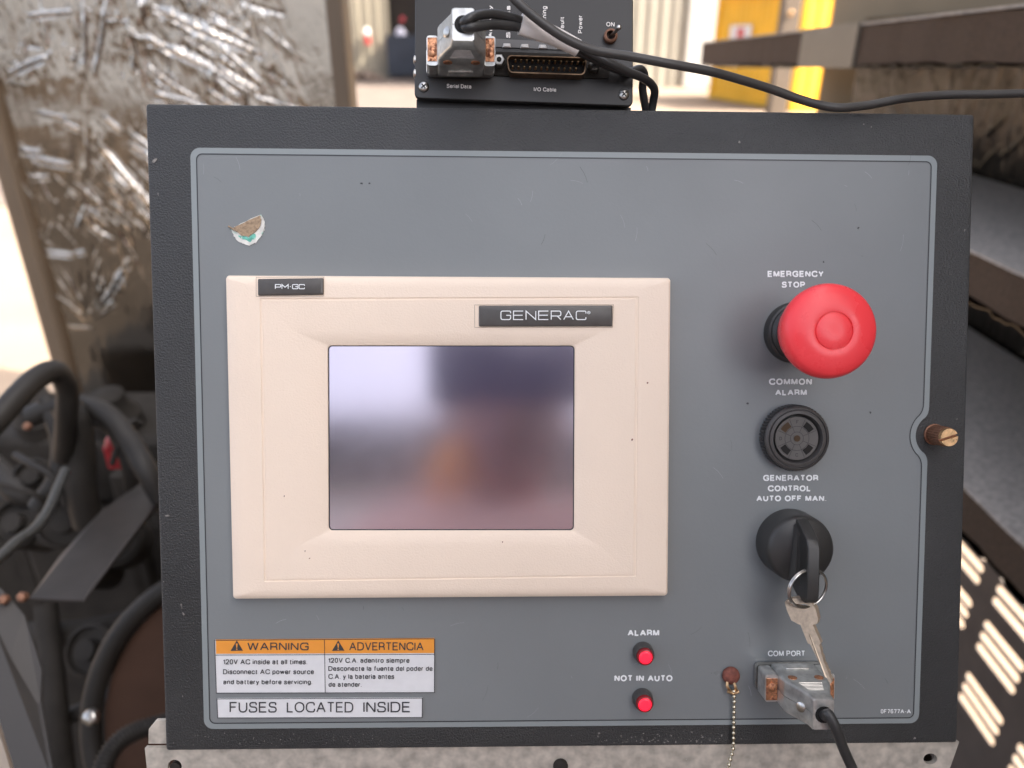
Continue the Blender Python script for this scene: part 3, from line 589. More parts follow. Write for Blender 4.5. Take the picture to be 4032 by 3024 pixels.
hose('rubber_hose', [(-120, 1770, .62), (-20, 1660, .64), (70, 1560, .66), (140, 1492, .68), (215, 1462, .70), (262, 1520, .72), (262, 1640, .74), (250, 1800, .78)], .0105, m_rubber, 'thick black hose bending over in front of the bright ground')
hose('rubber_hose', [(120, 1640, .80), (220, 1600, .80), (330, 1600, .80), (430, 1640, .79), (510, 1740, .78), (575, 1850, .77), (640, 1960, .78), (740, 2080, .8)], .0115, m_rubber, 'thick black hose arching down behind the panel edge, outer one of two')
hose('rubber_hose', [(280, 1700, .84), (330, 1650, .84), (410, 1668, .84), (460, 1720, .84), (510, 1850, .84), (520, 1990, .86)], .008, m_rubber, 'thinner black hose curving inside the thick arching hose')
hose('cable_bundle', [(265, 1600, .78), (300, 1680, .78), (315, 1800, .79), (320, 1920, .8), (350, 2060, .82)], .016, m_rubber, 'black taped cable bundle hanging straight down beside the arching hoses', 'cable')
hose('cable_bundle', [(185, 1560, .80), (215, 1640, .80), (245, 1760, .80), (220, 1900, .80), (150, 2000, .8)], .011, m_rubber, 'black cable bundle dropping from the thick bent hose', 'cable')
hose('thin_wire', [(60, 1790, .8), (130, 1830, .79), (210, 1880, .79), (260, 1990, .8)], .004, m_rubber, 'thin black wire crossing below the thick bent hose', 'wire')
hose('thin_wire', [(-30, 1900, .78), (60, 1925, .78), (140, 1950, .78), (200, 2000, .8)], .003, m_dark, 'thin dull wire lowest of those left of the engine', 'wire')
hose('thin_wire', [(560, 1670, .83), (520, 1662, .82), (470, 1740, .80), (440, 1830, .8)], .003, m_rubber, 'thin black wire touching the red terminal cover', 'wire')
hose('braided_hose', [(-60, 2250, .60), (0, 2195, .62), (70, 2130, .64), (140, 2080, .66), (190, 2010, .68), (225, 1930, .70), (260, 1850, .72)], .0045, m_braid, 'thin braided metal hose rising from the left picture edge')
mb = MB(); c = at(462, 1772, .88)
mb.box((c.x-.012, c.y-.01, c.z-.022), (c.x+.014, c.y+.015, c.z+.010)); mb.sphere(c + Vector((.004, -.004, .012)), .013)
obj('terminal_cover', mb, m_redplastic, base=tuple(c), label='red battery terminal cover glimpsed between the black hoses', cat='terminal', bevel=0.003)
for k, (px, py, d_) in enumerate(((112, 1680, .75), (20, 2360, .60), (92, 2350, .595))):
    mb = MB(); mb.lathe(at(px, py, d_), [(.0045, 0), (.0045, .003), (.003, .0055), (.0004, .006)], 6, axis=RX @ Vector((.2, .2, 1))); obj('bolt_head', mb, m_knurl, eng, smooth=False)
for k, (px, py, d_, r) in enumerate(((250, 2060, .86, .030), (445, 2120, .88, .034), (130, 1880, .88, .024), (330, 2250, .86, .020), (60, 2060, .87, .030), (350, 2560, .84, .03))):
    mb = MB(); mb.lathe(at(px, py, d_), [(r, -.06), (r, 0), (r*.85, .004), (r*.8, -.004), (r*.4, -.004), (r*.38, .008), (.0005, .009)], 28, axis=RX @ Vector((.35-.1*k, .3, 1))); obj('pulley', mb, m_dark, eng)
mb = MB(); c = at(362, 2822, .66); mb.lathe(c, [(.0075, 0), (.0075, .002), (.0058, .0055), (.002, .0075)], 20, axis=M_CAM.to_3x3() @ Vector((0, 0.2, 1))); obj('bolt_head', mb, m_steel, eng, label='shiny domed bolt head below the drum')
# corrugated conduit
P_ = catmull(pl([(395, 3090, .60), (420, 2990, .61), (475, 2915, .62), (550, 2875, .63), (640, 2850, .64), (700, 2840, .65)]), 22)
mb = MB(); mb.tube(P_, .0085, 18, 1, smooth=False, rf=lambda i: 1.0 if (i // 2) % 2 else 0.78)
obj('corrugated_conduit', mb, m_rubber, base=tuple(P_[0]), label='black ribbed conduit curling up beside the galvanised bracket tab', cat='conduit')
# =================================================================== CONTROL BOX
BX = [(572, 407), (3839, 449), (3769.5, 2926), (652, 2957)]
c4 = quad(*BX)
bc = (Vector(c4[0]) + Vector(c4[1]))/2
box = thing('control_box', 'black generator control box with slate grey face, touch screen and switches', 'control box', MP, tuple(bc))
body = MB(); o2 = [(p[0], p[1]) for p in c4]; rr = rounded(o2, 0.0012, 3)
r2 = rounded(inset(c4, .0009, .0009, .0009, .0009), 0.0012, 3)
body.loops([lift(rr, -0.16), lift(rr, -0.0012), lift(rounded(inset(c4, .0003, .0003, .0003, .0003), .0012, 3), -.0004), lift(r2, 0)]); obj('box_shell', body, m_box, box)
# faceplate outline with the bite taken out round the thumb screw
SCREW = P(3690, 1714)
FP = [(750, 582), (3689, 614), (3616, 2846), (805, 2869)]
def outline(off, rad):
    c = inset(quad(*FP), off, off, off, off); bl, br, tr, tl = [Vector(k) for k in c]
    Rn = 0.0105 + off; sx = SCREW.x; pts = rounded([tuple(bl), tuple(br), tuple(tr), tuple(tl)], rad, 8)
    # split at the right edge: between br (index 9..17) and tr
    n = 9; left = pts[:2*n]; right = pts[2*n:]
    d = (tr-br).normalized(); k = (SCREW.xy - br).dot(d); foot = br + d*k; e = (foot - Vector((sx, SCREW.y))).length
    half = math.sqrt(max(Rn*Rn - e*e, 1e-8)); fr = 0.004
    notch = []
    a0 = math.atan2(-half, foot.x - sx); a1 = math.atan2(half, foot.x - sx)
    a0 = a0 if a0 < 0 else a0 - 2*math.pi; N = 40
    ang0 = a0 - 0.30; ang1 = a1 + 0.30 - 2*math.pi
    arc = [(sx + Rn*math.cos(ang0 + (ang1-ang0)*i/N), SCREW.y + Rn*math.sin(ang0 + (ang1-ang0)*i/N)) for i in range(N+1)]
    s = Vector(foot) - d*(half+fr*1.0); e2 = Vector(foot) + d*(half+fr*1.0)
    def bez(a, b, c, n=6): return [tuple(Vector(a)*(1-t)**2 + Vector(b)*2*t*(1-t) + Vector(c)*t*t) for t in [i/n for i in range(1, n)]]
    m1 = Vector(foot) - d*half*0.98; m2 = Vector(foot) + d*half*0.98
    return left + [tuple(s)] + bez(s, m1, arc[0]) + arc + bez(arc[-1], m2, e2) + [tuple(e2)] + right
mb = MB(); ol = outline(0, .0044); il = outline(0.0028, .0026)
mb.loops([lift(ol, -0.0001), lift(ol, 0.0004), lift(il, 0.00045)], cap0=False, cap1=False)
face = obj('faceplate', mb, m_rim, box, smooth=False, label='slate grey overlay with a round bite at the right edge')
mb = MB(); mb.add(lift(il, 0.00045), [tuple(range(len(il)))]); obj('face_film', mb, m_face, face, smooth=False)
mb = MB(); ribbon(mb, il, 0.0005, 0.00058); obj('border_line', mb, m_ink, face, smooth=False)
for s, x0, y0, x1, y1, b_ in [('EMERGENCY',3022,1066,3243,1091,.24),('STOP',3078,1108.5,3170,1133,.24),('COMMON',3027.5,1490,3197,1515.5,.24),('ALARM',3052,1533,3177,1557,.24),
        ('GENERATOR',3004.5,1869.6,3222,1894,.24),('CONTROL',3023,1911,3193,1935,.24),('AUTO OFF MAN.',2978,1950.7,3254,1974,.24),('COM PORT',3024,2561.6,3170,2584,.18),
        ('0F7677A-A',3468,2792.5,3586,2809,.17),('ALARM',2471,2479,2596,2504,.24),('NOT IN AUTO',2419,2658,2648,2683,.24)]:
    lettering(s, x0, y0, x1, y1, face, h=0.0007, bold=b_)
# ---- warning labels
def label_plate(tl, tr, br, bl):
    mb = MB(); mb.prism([p[:2] for p in quad(tl, tr, br, bl)], 0.0003, 0.0010); lb = obj('warning_label', mb, m_label, box, smooth=False)
    return lb
def frame_line(lb, tl, tr, br, bl, wd=0.0003):
    mb = MB(); ribbon(mb, quad(tl, tr, br, bl), wd, 0.00125); obj('border_line', mb, m_ink, lb, smooth=False)
W1 = ((849,2517),(1712,2511),(1711,2722),(856,2724)); l1 = label_plate(*W1); frame_line(l1, *W1); l1['label'] = 'bilingual warning label with an orange header band'
mb = MB(); mb.add(quad((850,2518),(1711,2512),(1711,2571.5),(851,2574.5), .00112), [(0,1,2,3)]); obj('header_band', mb, m_orange, l1, smooth=False)
mb = MB()
for a, b in (((1280,2514),(1283,2723)), ((851,2575),(1711,2572))): ribbon(mb, [q(*a)[:2], q(*b)[:2]], .00028, .00128, False)
obj('divider_line', mb, m_ink, l1, smooth=False)
m_txt = mat('dark label ink', (0.045, 0.045, 0.048), 0.5)
for x0, x1 in ((907.7, 956.6), (1307, 1356.4)):
    mb = MB(); xm = (x0+x1)/2; mb.add([q(x0, 2563, .0013), q(x1, 2562, .0013), q(xm, 2521.5, .0013)], [(0,1,2)]); tr_ = obj('warning_triangle', mb, m_txt, l1, smooth=False)
    mb = MB(); mb.add([q(xm-4, 2534, .0015), q(xm-1.5, 2551, .0015), q(xm+1.5, 2551, .0015), q(xm+4, 2534, .0015)], [(0,1,2,3)])
    mb.add([tuple(Vector(q(xm, 2556.5, .0015)) + Vector((math.cos(a), math.sin(a), 0))*.00035) for a in [k*math.pi/4 for k in range(8)]], [tuple(range(8))]); obj('exclamation_mark', mb, m_orange, l1, smooth=False)
for s, x0, y0, x1, y1, b_ in [('WARNING',973.7,2530,1216.7,2560.7,.135),('ADVERTENCIA',1375,2529,1667.7,2561,.135),('120V AC inside at all times.',877.8,2596,1209.8,2616,.165),('Disconnect AC power source',878,2635.4,1235.6,2654.7,.165),
        ('and battery before servicing.',879,2676,1229.6,2694.4,.165),('120V C.A. adentro siempre',1291.9,2590.6,1612,2610,.165),('Desconecte la fuente del poder de',1292.8,2623,1703,2641.8,.165),('C.A. y la bateria antes',1293,2654,1552,2673.6,.165),('de atender.',1294,2686,1424,2704.5,.165)]:
    lettering(s, x0, y0, x1, y1, l1, m_txt, 0.00135, b_)
W2 = ((858,2747),(1664,2744),(1663,2820),(861,2821.5)); l2 = label_plate(*W2); frame_line(l2, *W2); l2['label'] = 'white fuse label with large dark lettering'
lettering('FUSES', 903.6, 2764, 1090, 2806, l2, m_txt, .00135, .12); lettering('LOCATED', 1129, 2764, 1391, 2805.5, l2, m_txt, .00135, .12); lettering('INSIDE', 1430, 2763.5, 1615.6, 2805, l2, m_txt, .00135, .12)
# ---- torn sticker
def poly_px(pts, k=(550, 380, 2.3047)): return [P(k[0]+x/k[2], k[1]+y/k[2]) for x, y in pts]
def ragged(pts, amp=.00025, sub=5):
    out = []
    for i, a in enumerate(pts):
        b = pts[(i+1) % len(pts)]
        for k in range(sub): p = a.lerp(b, k/sub); out.append((p.x+random.uniform(-amp, amp), p.y+random.uniform(-amp, amp)))
    return out
mb = MB(); mb.prism(ragged(poly_px([(835,1215),(880,1180),(1105,1073),(1128,1105),(1140,1170),(1136,1215),(1110,1270),(1060,1330),(1000,1358),(950,1340),(895,1318),(862,1270)])[::-1]), .0004, .0009)
st = obj('torn_sticker', mb, m_sticker, box, smooth=False, label='torn half round remnant of a white and teal sticker')
mb = MB(); mb.prism(ragged(poly_px([(900,1265),(990,1278),(1060,1250),(1045,1290),(1015,1322),(985,1310),(930,1298)])[::-1], .0003, 4), .0009, .0010); obj('teal_patch', mb, m_teal, st, smooth=False)
mb = MB(); mb.prism(ragged(poly_px([(858,1192),(1100,1082),(1112,1130),(1100,1180),(1060,1230),(1000,1272),(940,1268),(890,1228)])[::-1], .00015), .0010, .0014); obj('glue_layer', mb, m_glue, st, smooth=False)
mb = MB(); pp = poly_px([(815,1180),(840,1198),(870,1215),(900,1228)]); mb.tube([Vector((p.x, p.y, .0014)) for p in pp], .00035, 8, 4); obj('curled_edge', mb, m_glue, st)
# ---- scuffs
def flake(cx, cy, s, seed, el=1.0, ang=0.0):
    r = random.Random(seed); pts = []
    for k in range(9):
        a = 2*math.pi*k/9; rad = s*r.uniform(.35, 1.0)*S0; x, y = rad*math.cos(a)*el, rad*math.sin(a)
        c = P(cx, cy); pts.append((c.x + x*math.cos(ang)-y*math.sin(ang), c.y + x*math.sin(ang)+y*math.cos(ang)))
    return pts
mb = MB(); i = 0
for cx, cy, s, el, an in [(608,633,9,1.8,.6),(623,765,7,.5,.2),(1455,350+55,0,1,0),(715,2385,14,.35,.1),(722,2415,10,.5,.5),(3797,908,7,.5,-.4),(3766,1650,5,1,0),(1848,998,5,.4,0),(1425,722,0,1,0),(3600,2905,8,1,0),(660,2030,6,2,0),(2892,2886,0,1,0),(2910,560,7,1,.4),(3400,490,5,1,0),(3430,500,4,1,0),(720,2740,6,.3,0),(645,2290,3,1,0),(3580,1080,4,1,0)]:
    if s: mb.prism(flake(cx, cy, s, i, el, an), .0001, .00025)
    i += 1
obj('paint_chip', mb, m_scuff, box, smooth=False, kind='stuff')
mb = MB()
for k in range(90):
    cx = random.gauss(2540 if k % 3 else 2750, 140 if k % 3 else 90); cy = 2925 - abs(random.gauss(0, 22)); 
    if cy < 2878 or cx < 2150 or cx > 3150: continue
    mb.prism(flake(cx, cy, random.uniform(.8, 4.5), k, random.uniform(.4, 1.8), random.uniform(0, 3)), .00005, .00016 + k*2e-7)
for k in range(60): mb.prism(flake(random.uniform(680, 1500), random.uniform(2885, 2938), random.uniform(1, 3), k+500), .00005, .00018 + k*2e-7)
obj('scuff_mark', mb, m_scuff, box, smooth=False, kind='stuff')
mb = MB()
for cx, cy, s in [(1425,723,7),(1456,722,6),(1845,1000,0),(2538,1503,0),(2942,1587,6),(3425,1623,6),(3240,1032,5),(2158,868,0),(3377,898,6)]:
    if s: mb.prism(flake(cx, cy, s, int(cx)), .0005, .00065)
obj('dark_speck', mb, m_ink, box, smooth=False, kind='stuff')
rs_ = random.Random(9)
for nm, m_, cnt in (('scratch', mat('pale scratch', (0.34, 0.36, 0.37), 0.5), 34), ('smear_line', mat('greasy smear', (0.14, 0.15, 0.155), 0.25), 22)):
    mb = MB()
    for k in range(cnt):
        x, y = rs_.uniform(800, 3580), rs_.choice((rs_.uniform(640, 1060), rs_.uniform(2370, 2840), rs_.uniform(640, 2840)))
        if 870 < x < 2660 and 1070 < y < 2380: continue
        if y > 2480 and x < 1730: continue
        a = rs_.gauss(1.5, .7); l = rs_.uniform(.001, .008); c_ = P(x, y); pts = [(c_.x + math.cos(a+.25*t)*l*t, c_.y + math.sin(a+.25*t)*l*t) for t in (0, .3, .6, 1)]
        ribbon(mb, pts, rs_.uniform(.00008, .00018), .00050 + k*1e-7, False)
    obj(nm, mb, m_, box, smooth=False, kind='stuff')
# ---- touch screen unit
TS = [(881,1082),(2646,1092),(2634,2353),(910,2365.5)]; Ht = .0075
tq = quad(*TS, Ht)
SCRN = quad((1292,1361),(2262,1361),(2259,2088),(1295,2088), .0058)
GR = quad((1023,1174),(2516,1168),(2506,2271),(1040,2291), Ht)
RAMP = quad((1155,1304),(2380,1303),(2368,2153),(1168,2154), Ht)
def rq(c, r, h): return lift(rounded(c, r, 6), h)
def mid(a, b, t): return [tuple(Vector(x[:2]).lerp(Vector(y[:2]), t)) for x, y in zip(a, b)]
mb = MB(); L_ = [rq(tq, .0016, 0.0003), rq(tq, .0016, Ht-.0030), rq(inset(tq, .0004, .0004, .0004, .0004), .0016, Ht-.0016), rq(inset(tq, .0014, .0012, .0012, .0012), .0014, Ht-.0009),
      rq(inset(tq, .006, .006, .003, .003), .001, Ht-.0002), rq(inset(tq, .0125, .0125, .005, .005), .0008, Ht),
      rq(GR, .0005, Ht), rq(inset(GR, .00022, .00022, .00022, .00022), .0005, Ht-.00035), rq(inset(GR, .0011, .0011, .0009, .0009), .0005, Ht-.00035), rq(inset(GR, .0014, .0014, .0011, .0011), .0005, Ht),
      rq(RAMP, .0002, Ht), rq(mid(RAMP, SCRN, .95), .0014, .0064), rq(mid(RAMP, SCRN, .985), .0018, .0062), rq(SCRN, .0018, .0052)]
mb.loops(L_, cap0=False, cap1=False)
ts = obj('touch_screen_unit', mb, m_bezel, box, angle=28, label='cream framed touch screen unit')
mb = MB(); mb.add(rq(inset(SCRN, -.0003, -.0003, -.0003, -.0003), .0016, .0053), [tuple(range(28))]); obj('screen', mb, m_screen, ts, smooth=False)
mb = MB(); ribbon(mb, rounded(inset(SCRN, .0001, .0001, .0001, .0001), .0017, 6), .0005, .0055); obj('screen_gasket', mb, m_ink, ts, smooth=False)
def nameplate(tl, tr, br, bl, h0, h1):
    c = quad(tl, tr, br, bl, h1); mb = MB()
    mb.loops([rq(c, .0006, h0), rq(c, .0006, h1-.0008), rq(inset(c, .0002,.0002,.0002,.0002), .0006, h1-.0003), rq(inset(c, .0008,.0008,.0008,.0008), .0005, h1)])
    return obj('nameplate', mb, m_plate, ts)
k5 = lambda x, y: (850 + x/1.1957, 1050 + y/1.1957)
nameplate(k5(195,57), k5(505,53), k5(504,132), k5(196,136), Ht-.001, Ht+.0012)
nameplate(k5(1238,183), k5(1869,182), k5(1868,281), k5(1238,282), Ht-.001, Ht+.0012)
m_groove = mat('moulded cream groove', (0.42, 0.33, 0.25), 0.6)
for c in (quad(k5(1218,180), k5(1872,179), k5(1866,286), k5(1219,286), Ht), quad(k5(190,50), k5(509,49), k5(508,138), k5(190,140), Ht)):
    mb = MB(); ribbon(mb, c, .00022, Ht+.00012); obj('recess_line', mb, m_groove, ts, smooth=False)
wide_text('GENERAC', *k5(1342,209), *k5(1742,249), ts, Ht+.0014, .00042, .30)
wide_text('PM.GC', *k5(280,84), *k5(417,104), ts, Ht+.0014, .00036, .22)
mb = MB(); c = P(*k5(1756, 216), Ht+.0014); ribbon(mb, [(c.x+.00062*math.cos(a), c.y+.00062*math.sin(a)) for a in [k*math.pi/8 for k in range(16)]], .00018, Ht+.0014); obj('registered_mark', mb, m_white, ts, smooth=False)
lettering('R', k5(1752,0)[0], k5(0,212)[1], k5(1760,0)[0], k5(0,220)[1], ts, h=Ht+.0014)
mb = MB()
for i, (x, y, s) in enumerate([(2536,1504,7),(2477,1723,9),(1138,1940,5),(1218,2152,6),(1978,2117,5),(1235,2180,5),(1040,1330,0)]):
    if s: mb.prism(flake(x, y, s*.5, i+60, 1.5, 1.0), Ht-.0001, Ht+.00025)
obj('dirt_speck', mb, m_rust, ts, smooth=False, kind='stuff')
# ---- emergency stop
c = P(3124, 1310)
mb = MB(); mb.lathe(c, [(.0142, .0003), (.0142, .0045), (.0136, .0055), (.0128, .0058), (.0126, .0075), (.0112, .0085), (.0108, .022)], 56); es = obj('emergency_stop', mb, m_black, box)
mb = MB(); mb.lathe(c, [(.0095, .012), (.0120, .0135), (.0140, .0170), (.0166, .0235), (.0187, .0300), (.0196, .0332), (.0199, .0354), (.0196, .0372), (.0186, .0388), (.0176, .0396), (.0150, .0404), (.0115, .0410), (.0082, .0413), (.0079, .0412), (.00785, .0406), (.0075, .0406), (.00745, .0412), (.0070, .0414), (.0030, .0415), (.0002, .0415)], 72)
obj('mushroom_button', mb, m_red, es, angle=50)
# ---- buzzer
c = P(3114, 1719)
mb = MB(); kn = lambda i: 1.0 if i % 4 < 2 else 0.955
mb.lathe(c, [(.0152, .0003), (.0154, .0015), (.0154, .0062)], 240, wob=kn, cap1=False)
mb.lathe(c, [(.0150, .0062), (.0149, .0072), (.0146, .0077), (.0137, .0079), (.0135, .0072), (.0131, .0072), (.0129, .0080), (.0120, .0083), (.0115, .0083), (.0113, .0078), (.0111, .0055), (.0104, .0050)], 72, cap0=False, cap1=False)
bz = obj('alarm_buzzer', mb, m_horn, box, angle=50)
mb = MB(); mb.lathe(c, [(.0101, .0058), (.0101, .0066), (.0099, .0068), (.0001, .0068)], 72, cap0=True); obj('grille_disc', mb, mat('grey grille plastic', (0.105, 0.097, 0.090), 0.45, vary=(80, .1)), bz)
mb = MB()
for k in range(4):
    a0 = math.pi/4 + k*math.pi/2 - .27; a1 = a0 + .54; pts = [(c.x+r*math.cos(a), c.y+r*math.sin(a)) for r, a in ((.0060,a0-.06),(.0088,a0),(.0088,(a0+a1)/2),(.0088,a1),(.0060,a1+.06),(.0060,(a0+a1)/2))]
    mb.cur = 1 if k == 1 else 0
    mb.add(lift(pts, .00705), [tuple(range(6))])
mb.cur = 1; mb.add([(c.x+.0015*math.cos(a), c.y+.0015*math.sin(a), .0072) for a in [k*math.pi/8 for k in range(16)]], [tuple(range(16))])
obj('sound_port', mb, [m_hole, m_brownhole], bz, smooth=False)
mb = MB()
for r in (.0030, .0056): ribbon(mb, [(c.x+r*math.cos(a), c.y+r*math.sin(a)) for a in [k*math.pi/24 for k in range(48)]], .00022, .00698)
for k in range(8):
    a = math.pi/8 + k*math.pi/4; ribbon(mb, [(c.x+.0030*math.cos(a), c.y+.0030*math.sin(a)), (c.x+.0096*math.cos(a), c.y+.0096*math.sin(a))], .0002, .00699, False)
obj('moulded_line', mb, m_black, bz, smooth=False)
for s, dx, dy in (('F', 0, .0076), ('D', -.0076, 0), ('C', .0, -.0076)):
    mb = text_mesh(s, .16, Vector((c.x+dx-.0006, c.y+dy-.0008, .0071)), Vector((.0012, 0, 0)), Vector((0, .0016, 0))); obj('lettering', mb, m_black, bz, smooth=False)
# ---- selector switch
c = P(3105, 2132)
mb = MB(); mb.lathe(c, [(.0158, .0003), (.0158, .0020), (.0156, .0120), (.0150, .0138), (.0138, .0150), (.0005, .0153)], 72); sw = obj('selector_switch', mb, m_black, box, angle=60)
mb = MB()
hx = .0025
prof = [(.0146, .0146), (.0118, .0205), (.0078, .0265), (.0040, .0282), (-.0140, .0282), (-.0190, .0276), (-.0206, .0255), (-.0206, .0190), (-.0180, .0130), (-.0146, .0100)]
a_ = [(c.x-hx*1.15, c.y+y, z) for y, z in prof]; b_ = [(c.x+hx, c.y+y, z) for y, z in prof]
mb.loops([[(c.x+hx*.6+.0002, p[1], p[2]) for p in a_][::1], ], False, False)
mb = MB(); mb.loops([a_, b_]); obj('grip_fin', mb, m_black, sw, bevel=.00055, seg=3)
mb = MB(); mb.hexa([(c.x-.0062, c.y-.0135, .0150), (c.x-.0023, c.y-.0155, .0150), (c.x-.0023, c.y+.0130, .0150), (c.x-.0040, c.y+.0120, .0150), (c.x-.0035, c.y-.0110, .0172), (c.x-.0023, c.y-.0150, .0235), (c.x-.0023, c.y+.0075, .0235), (c.x-.0030, c.y+.0070, .0172)])
obj('fin_root', mb, m_black, sw, bevel=.0005)
# ---- lamps
for (bx, by) in ((2530, 2564), (2527.6, 2746)):
    c = P(bx, by); mb = MB(); mb.lathe(c, [(.0048, .0003), (.0049, .0008), (.0048, .0030), (.0045, .0052), (.0043, .0056), (.0040, .0056)], 40, cap1=False)
    lm = obj('indicator_lamp', mb, m_horn, box)
    mb = MB(); mb.lathe(c, [(.0040, .0040), (.0039, .0066), (.0037, .0072), (.0032, .0074)], 80, wob=lambda i: 1 if i % 2 else .965, cap1=False); obj('ribbed_collar', mb, m_lens_rim, lm)
    mb = MB(); mb.lathe(c, [(.0032, .0070), (.0030, .0074), (.0028, .0076), (.0020, .0077), (.0002, .0077)], 40); obj('lens', mb, m_lens, lm, angle=60)
# ---- thumb screw
c = P(3677, 1710); mb = MB(); mb.lathe(c, [(.0050, .0001), (.0050, .0008), (.0040, .0012)], 32, cap1=False)
thsc = obj('thumb_screw', mb, m_knurl, box)
mb = MB(); mb.lathe(c, [(.0045, .0008), (.0046, .0014), (.0046, .0098), (.0043, .0103)], 96, wob=lambda i: 1 if i % 4 < 2 else .945); obj('knurled_shank', mb, m_knurl, thsc)
mb = MB()
an = R(17); d = Vector((math.cos(an), math.sin(an))); nn = Vector((-d.y, d.x)); rad = .0042; g = .0006
for sgn in (1, -1):
    th = math.asin(g/rad); pts = []
    for k in range(19): a = th + (math.pi-2*th)*k/18; v = d*math.cos(a)*rad + nn*math.sin(a)*rad*sgn; pts.append((c.x+v.x, c.y+v.y))
    if sgn < 0: pts = pts[::-1]
    mb.loops([lift(pts, .0102), lift(pts, .0116), lift([(c.x+(p[0]-c.x)*.95, c.y+(p[1]-c.y)*.95) for p in pts], .0120)])
obj('slotted_head', mb, m_brass, thsc, angle=40)
# ---- rusty screw and bead chain (hangs free)
c = P(2874, 2654); mb = MB(); mb.lathe(c, [(.0040, .0008), (.0042, .0014), (.0040, .0024), (.0030, .0034), (.0012, .0039), (.0002, .0039)], 28); rs = obj('rusty_screw', mb, m_rust, box, angle=60, label='brown rusted screw head beside the COM port')
ct = thing('bead_chain', 'short metal bead chain hanging from the rusty screw beside the COM port', 'chain', MP, tuple(P(2891, 2738, .003)))
mb = MB()
for dx in (-17, 14):
    mb.tube([P(2876+dx*.6, 2672, .0018), P(2880+dx, 2700, .0035), P(2889+dx*.8, 2722, .0034)], .0007, 8, 4)
mb.tube([P(2866, 2722, .0034), P(2888, 2729, .0030), P(2910, 2722, .0034)], .0008, 8, 4)
obj('end_clip', mb, m_brass, ct)
pathc = [P(2889, 2722, .003), P(2891, 2760, .0028), P(2889, 2830, .0022), P(2888, 2900, .0020), P(2886, 2950, .0020), P(2874, 2995, .0025), P(2862, 3050, .003), P(2850, 3110, .003)]
pp = catmull(pathc, 40); acc = 0; last = pp[0]; beads = [pp[0]]
for p in pp:
    if (p-last).length > 21.2*S0: beads.append(p); last = p
bm = MB(); bm.sphere((0, 0, 0), .00098, 12, 7); first = None
for p in beads:
    if first is None:
        bm2 = MB(); bm2.sphere(p, .00098, 12, 7); first = obj('bead', bm2, m_chain, ct, angle=80); p0 = p
    else:
        o = first.copy(); COL.objects.link(o); o.parent = ct; o.location = p - p0
mb = MB(); mb.tube(pathc, .0003, 6, 6); obj('link_wire', mb, m_chain, ct)
# ---- key ring and key
c = P(3182, 2318, .0245)
kr = thing('key_ring', 'coiled split ring threaded through the black selector switch grip', 'ring', MP, tuple(c))
def ringpts(r, wob, ph, tilt): return [c + Vector((math.cos(a)*r*1.02, math.sin(a)*r*.93, wob*math.sin(a+ph) - math.cos(a)*tilt)) for a in [2*math.pi*k/48 for k in range(49)]]
mb = MB(); mb.tube(ringpts(.0094, .0012, 0, .0035), .00052, 10, 2); obj('coil', mb, m_steel, kr)
mb = MB(); mb.tube([p + Vector((.00015, -.0001, -.0009)) for p in ringpts(.0097, .0013, .3, .0036)], .00050, 10, 2); obj('coil', mb, m_steel, kr)
ky = thing('key', 'worn nickel key hanging from the split ring over the COM port plug', 'key', MP, tuple(P(3185, 2400, .024)))
k3 = lambda x, y, h: P(3000 + x/3.0175, 2350 + y/3.0175, h)
def kh(y): return .0225 + (y-50)/950*.010                      # the tip swings out
headp = [(270,62),(300,40),(400,18),(520,30),(580,55),(640,150),(668,275),(655,325),(560,338),(440,330),(350,280),(300,170)]
def kpoly(pts): return [k3(x, y, kh(y)) for x, y in pts]
hd = kpoly(headp); cen = sum(hd, Vector())/len(hd)
kn_ = ((hd[4]-hd[0]).cross(hd[9]-hd[0])).normalized(); kn_ = kn_ if kn_.z > 0 else -kn_
side = Vector((.0019, .0006, -.0018))                          # key stock thickness, its edge turned to the viewer
outer = hd; hole = kpoly([(330,78),(345,95),(400,118),(470,132),(540,138),(552,118),(530,92),(440,84)])
nrm2 = lambda pts: [Vector((p.x, p.y, 0)) for p in pts]
polys = [outer, hole[::-1]]; tri = tessellate_polygon([nrm2(pl_) for pl_ in polys]); fl = [p for pl_ in polys for p in pl_]; n = len(fl)
mb = MB(); mb.cur = 0
mb.add([tuple(p) for p in fl], [tuple(t_) for t_ in tri]); mb.add([tuple(p + side) for p in fl], [tuple(t_[::-1]) for t_ in tri])
k = 0
for pl_ in polys:
    L0 = len(pl_)
    for i in range(L0):
        a, b = pl_[i], pl_[(i+1) % L0]; mb.cur = 1; mb.add([tuple(a), tuple(b), tuple(b+side), tuple(a+side)], [(0,1,2,3)])
obj('key_head', mb, [m_nickel, m_nickel_edge], ky, smooth=False)
mb = MB(); mb.cur = 0
blade = [(455,325),(600,325),(700,555),(680,578),(700,640),(705,690),(722,720),(735,790),(757,820),(770,870),(792,905),(800,950),(828,990),(822,1025),(805,1030),(570,560),(545,555)]
bp_ = kpoly(blade); tri = tessellate_polygon([nrm2(bp_)]); n = len(bp_)
mb.add([tuple(p) for p in bp_], [tuple(t_) for t_ in tri]); s2 = side*.8; mb.add([tuple(p + s2) for p in bp_], [tuple(t_[::-1]) for t_ in tri])
for i in range(n):
    a, b = bp_[i], bp_[(i+1) % n]; mb.cur = 1; mb.add([tuple(a), tuple(b), tuple(b+s2), tuple(a+s2)], [(0,1,2,3)])
obj('key_blade', mb, [m_nickel, m_nickel_edge], ky, smooth=False)
mb = MB(); mb.add([tuple(k3(x, y, kh(y)+.0004)) for x, y in ((560,440),(580,480),(760,930),(735,925))], [(0,1,2,3)]); mb2 = mb
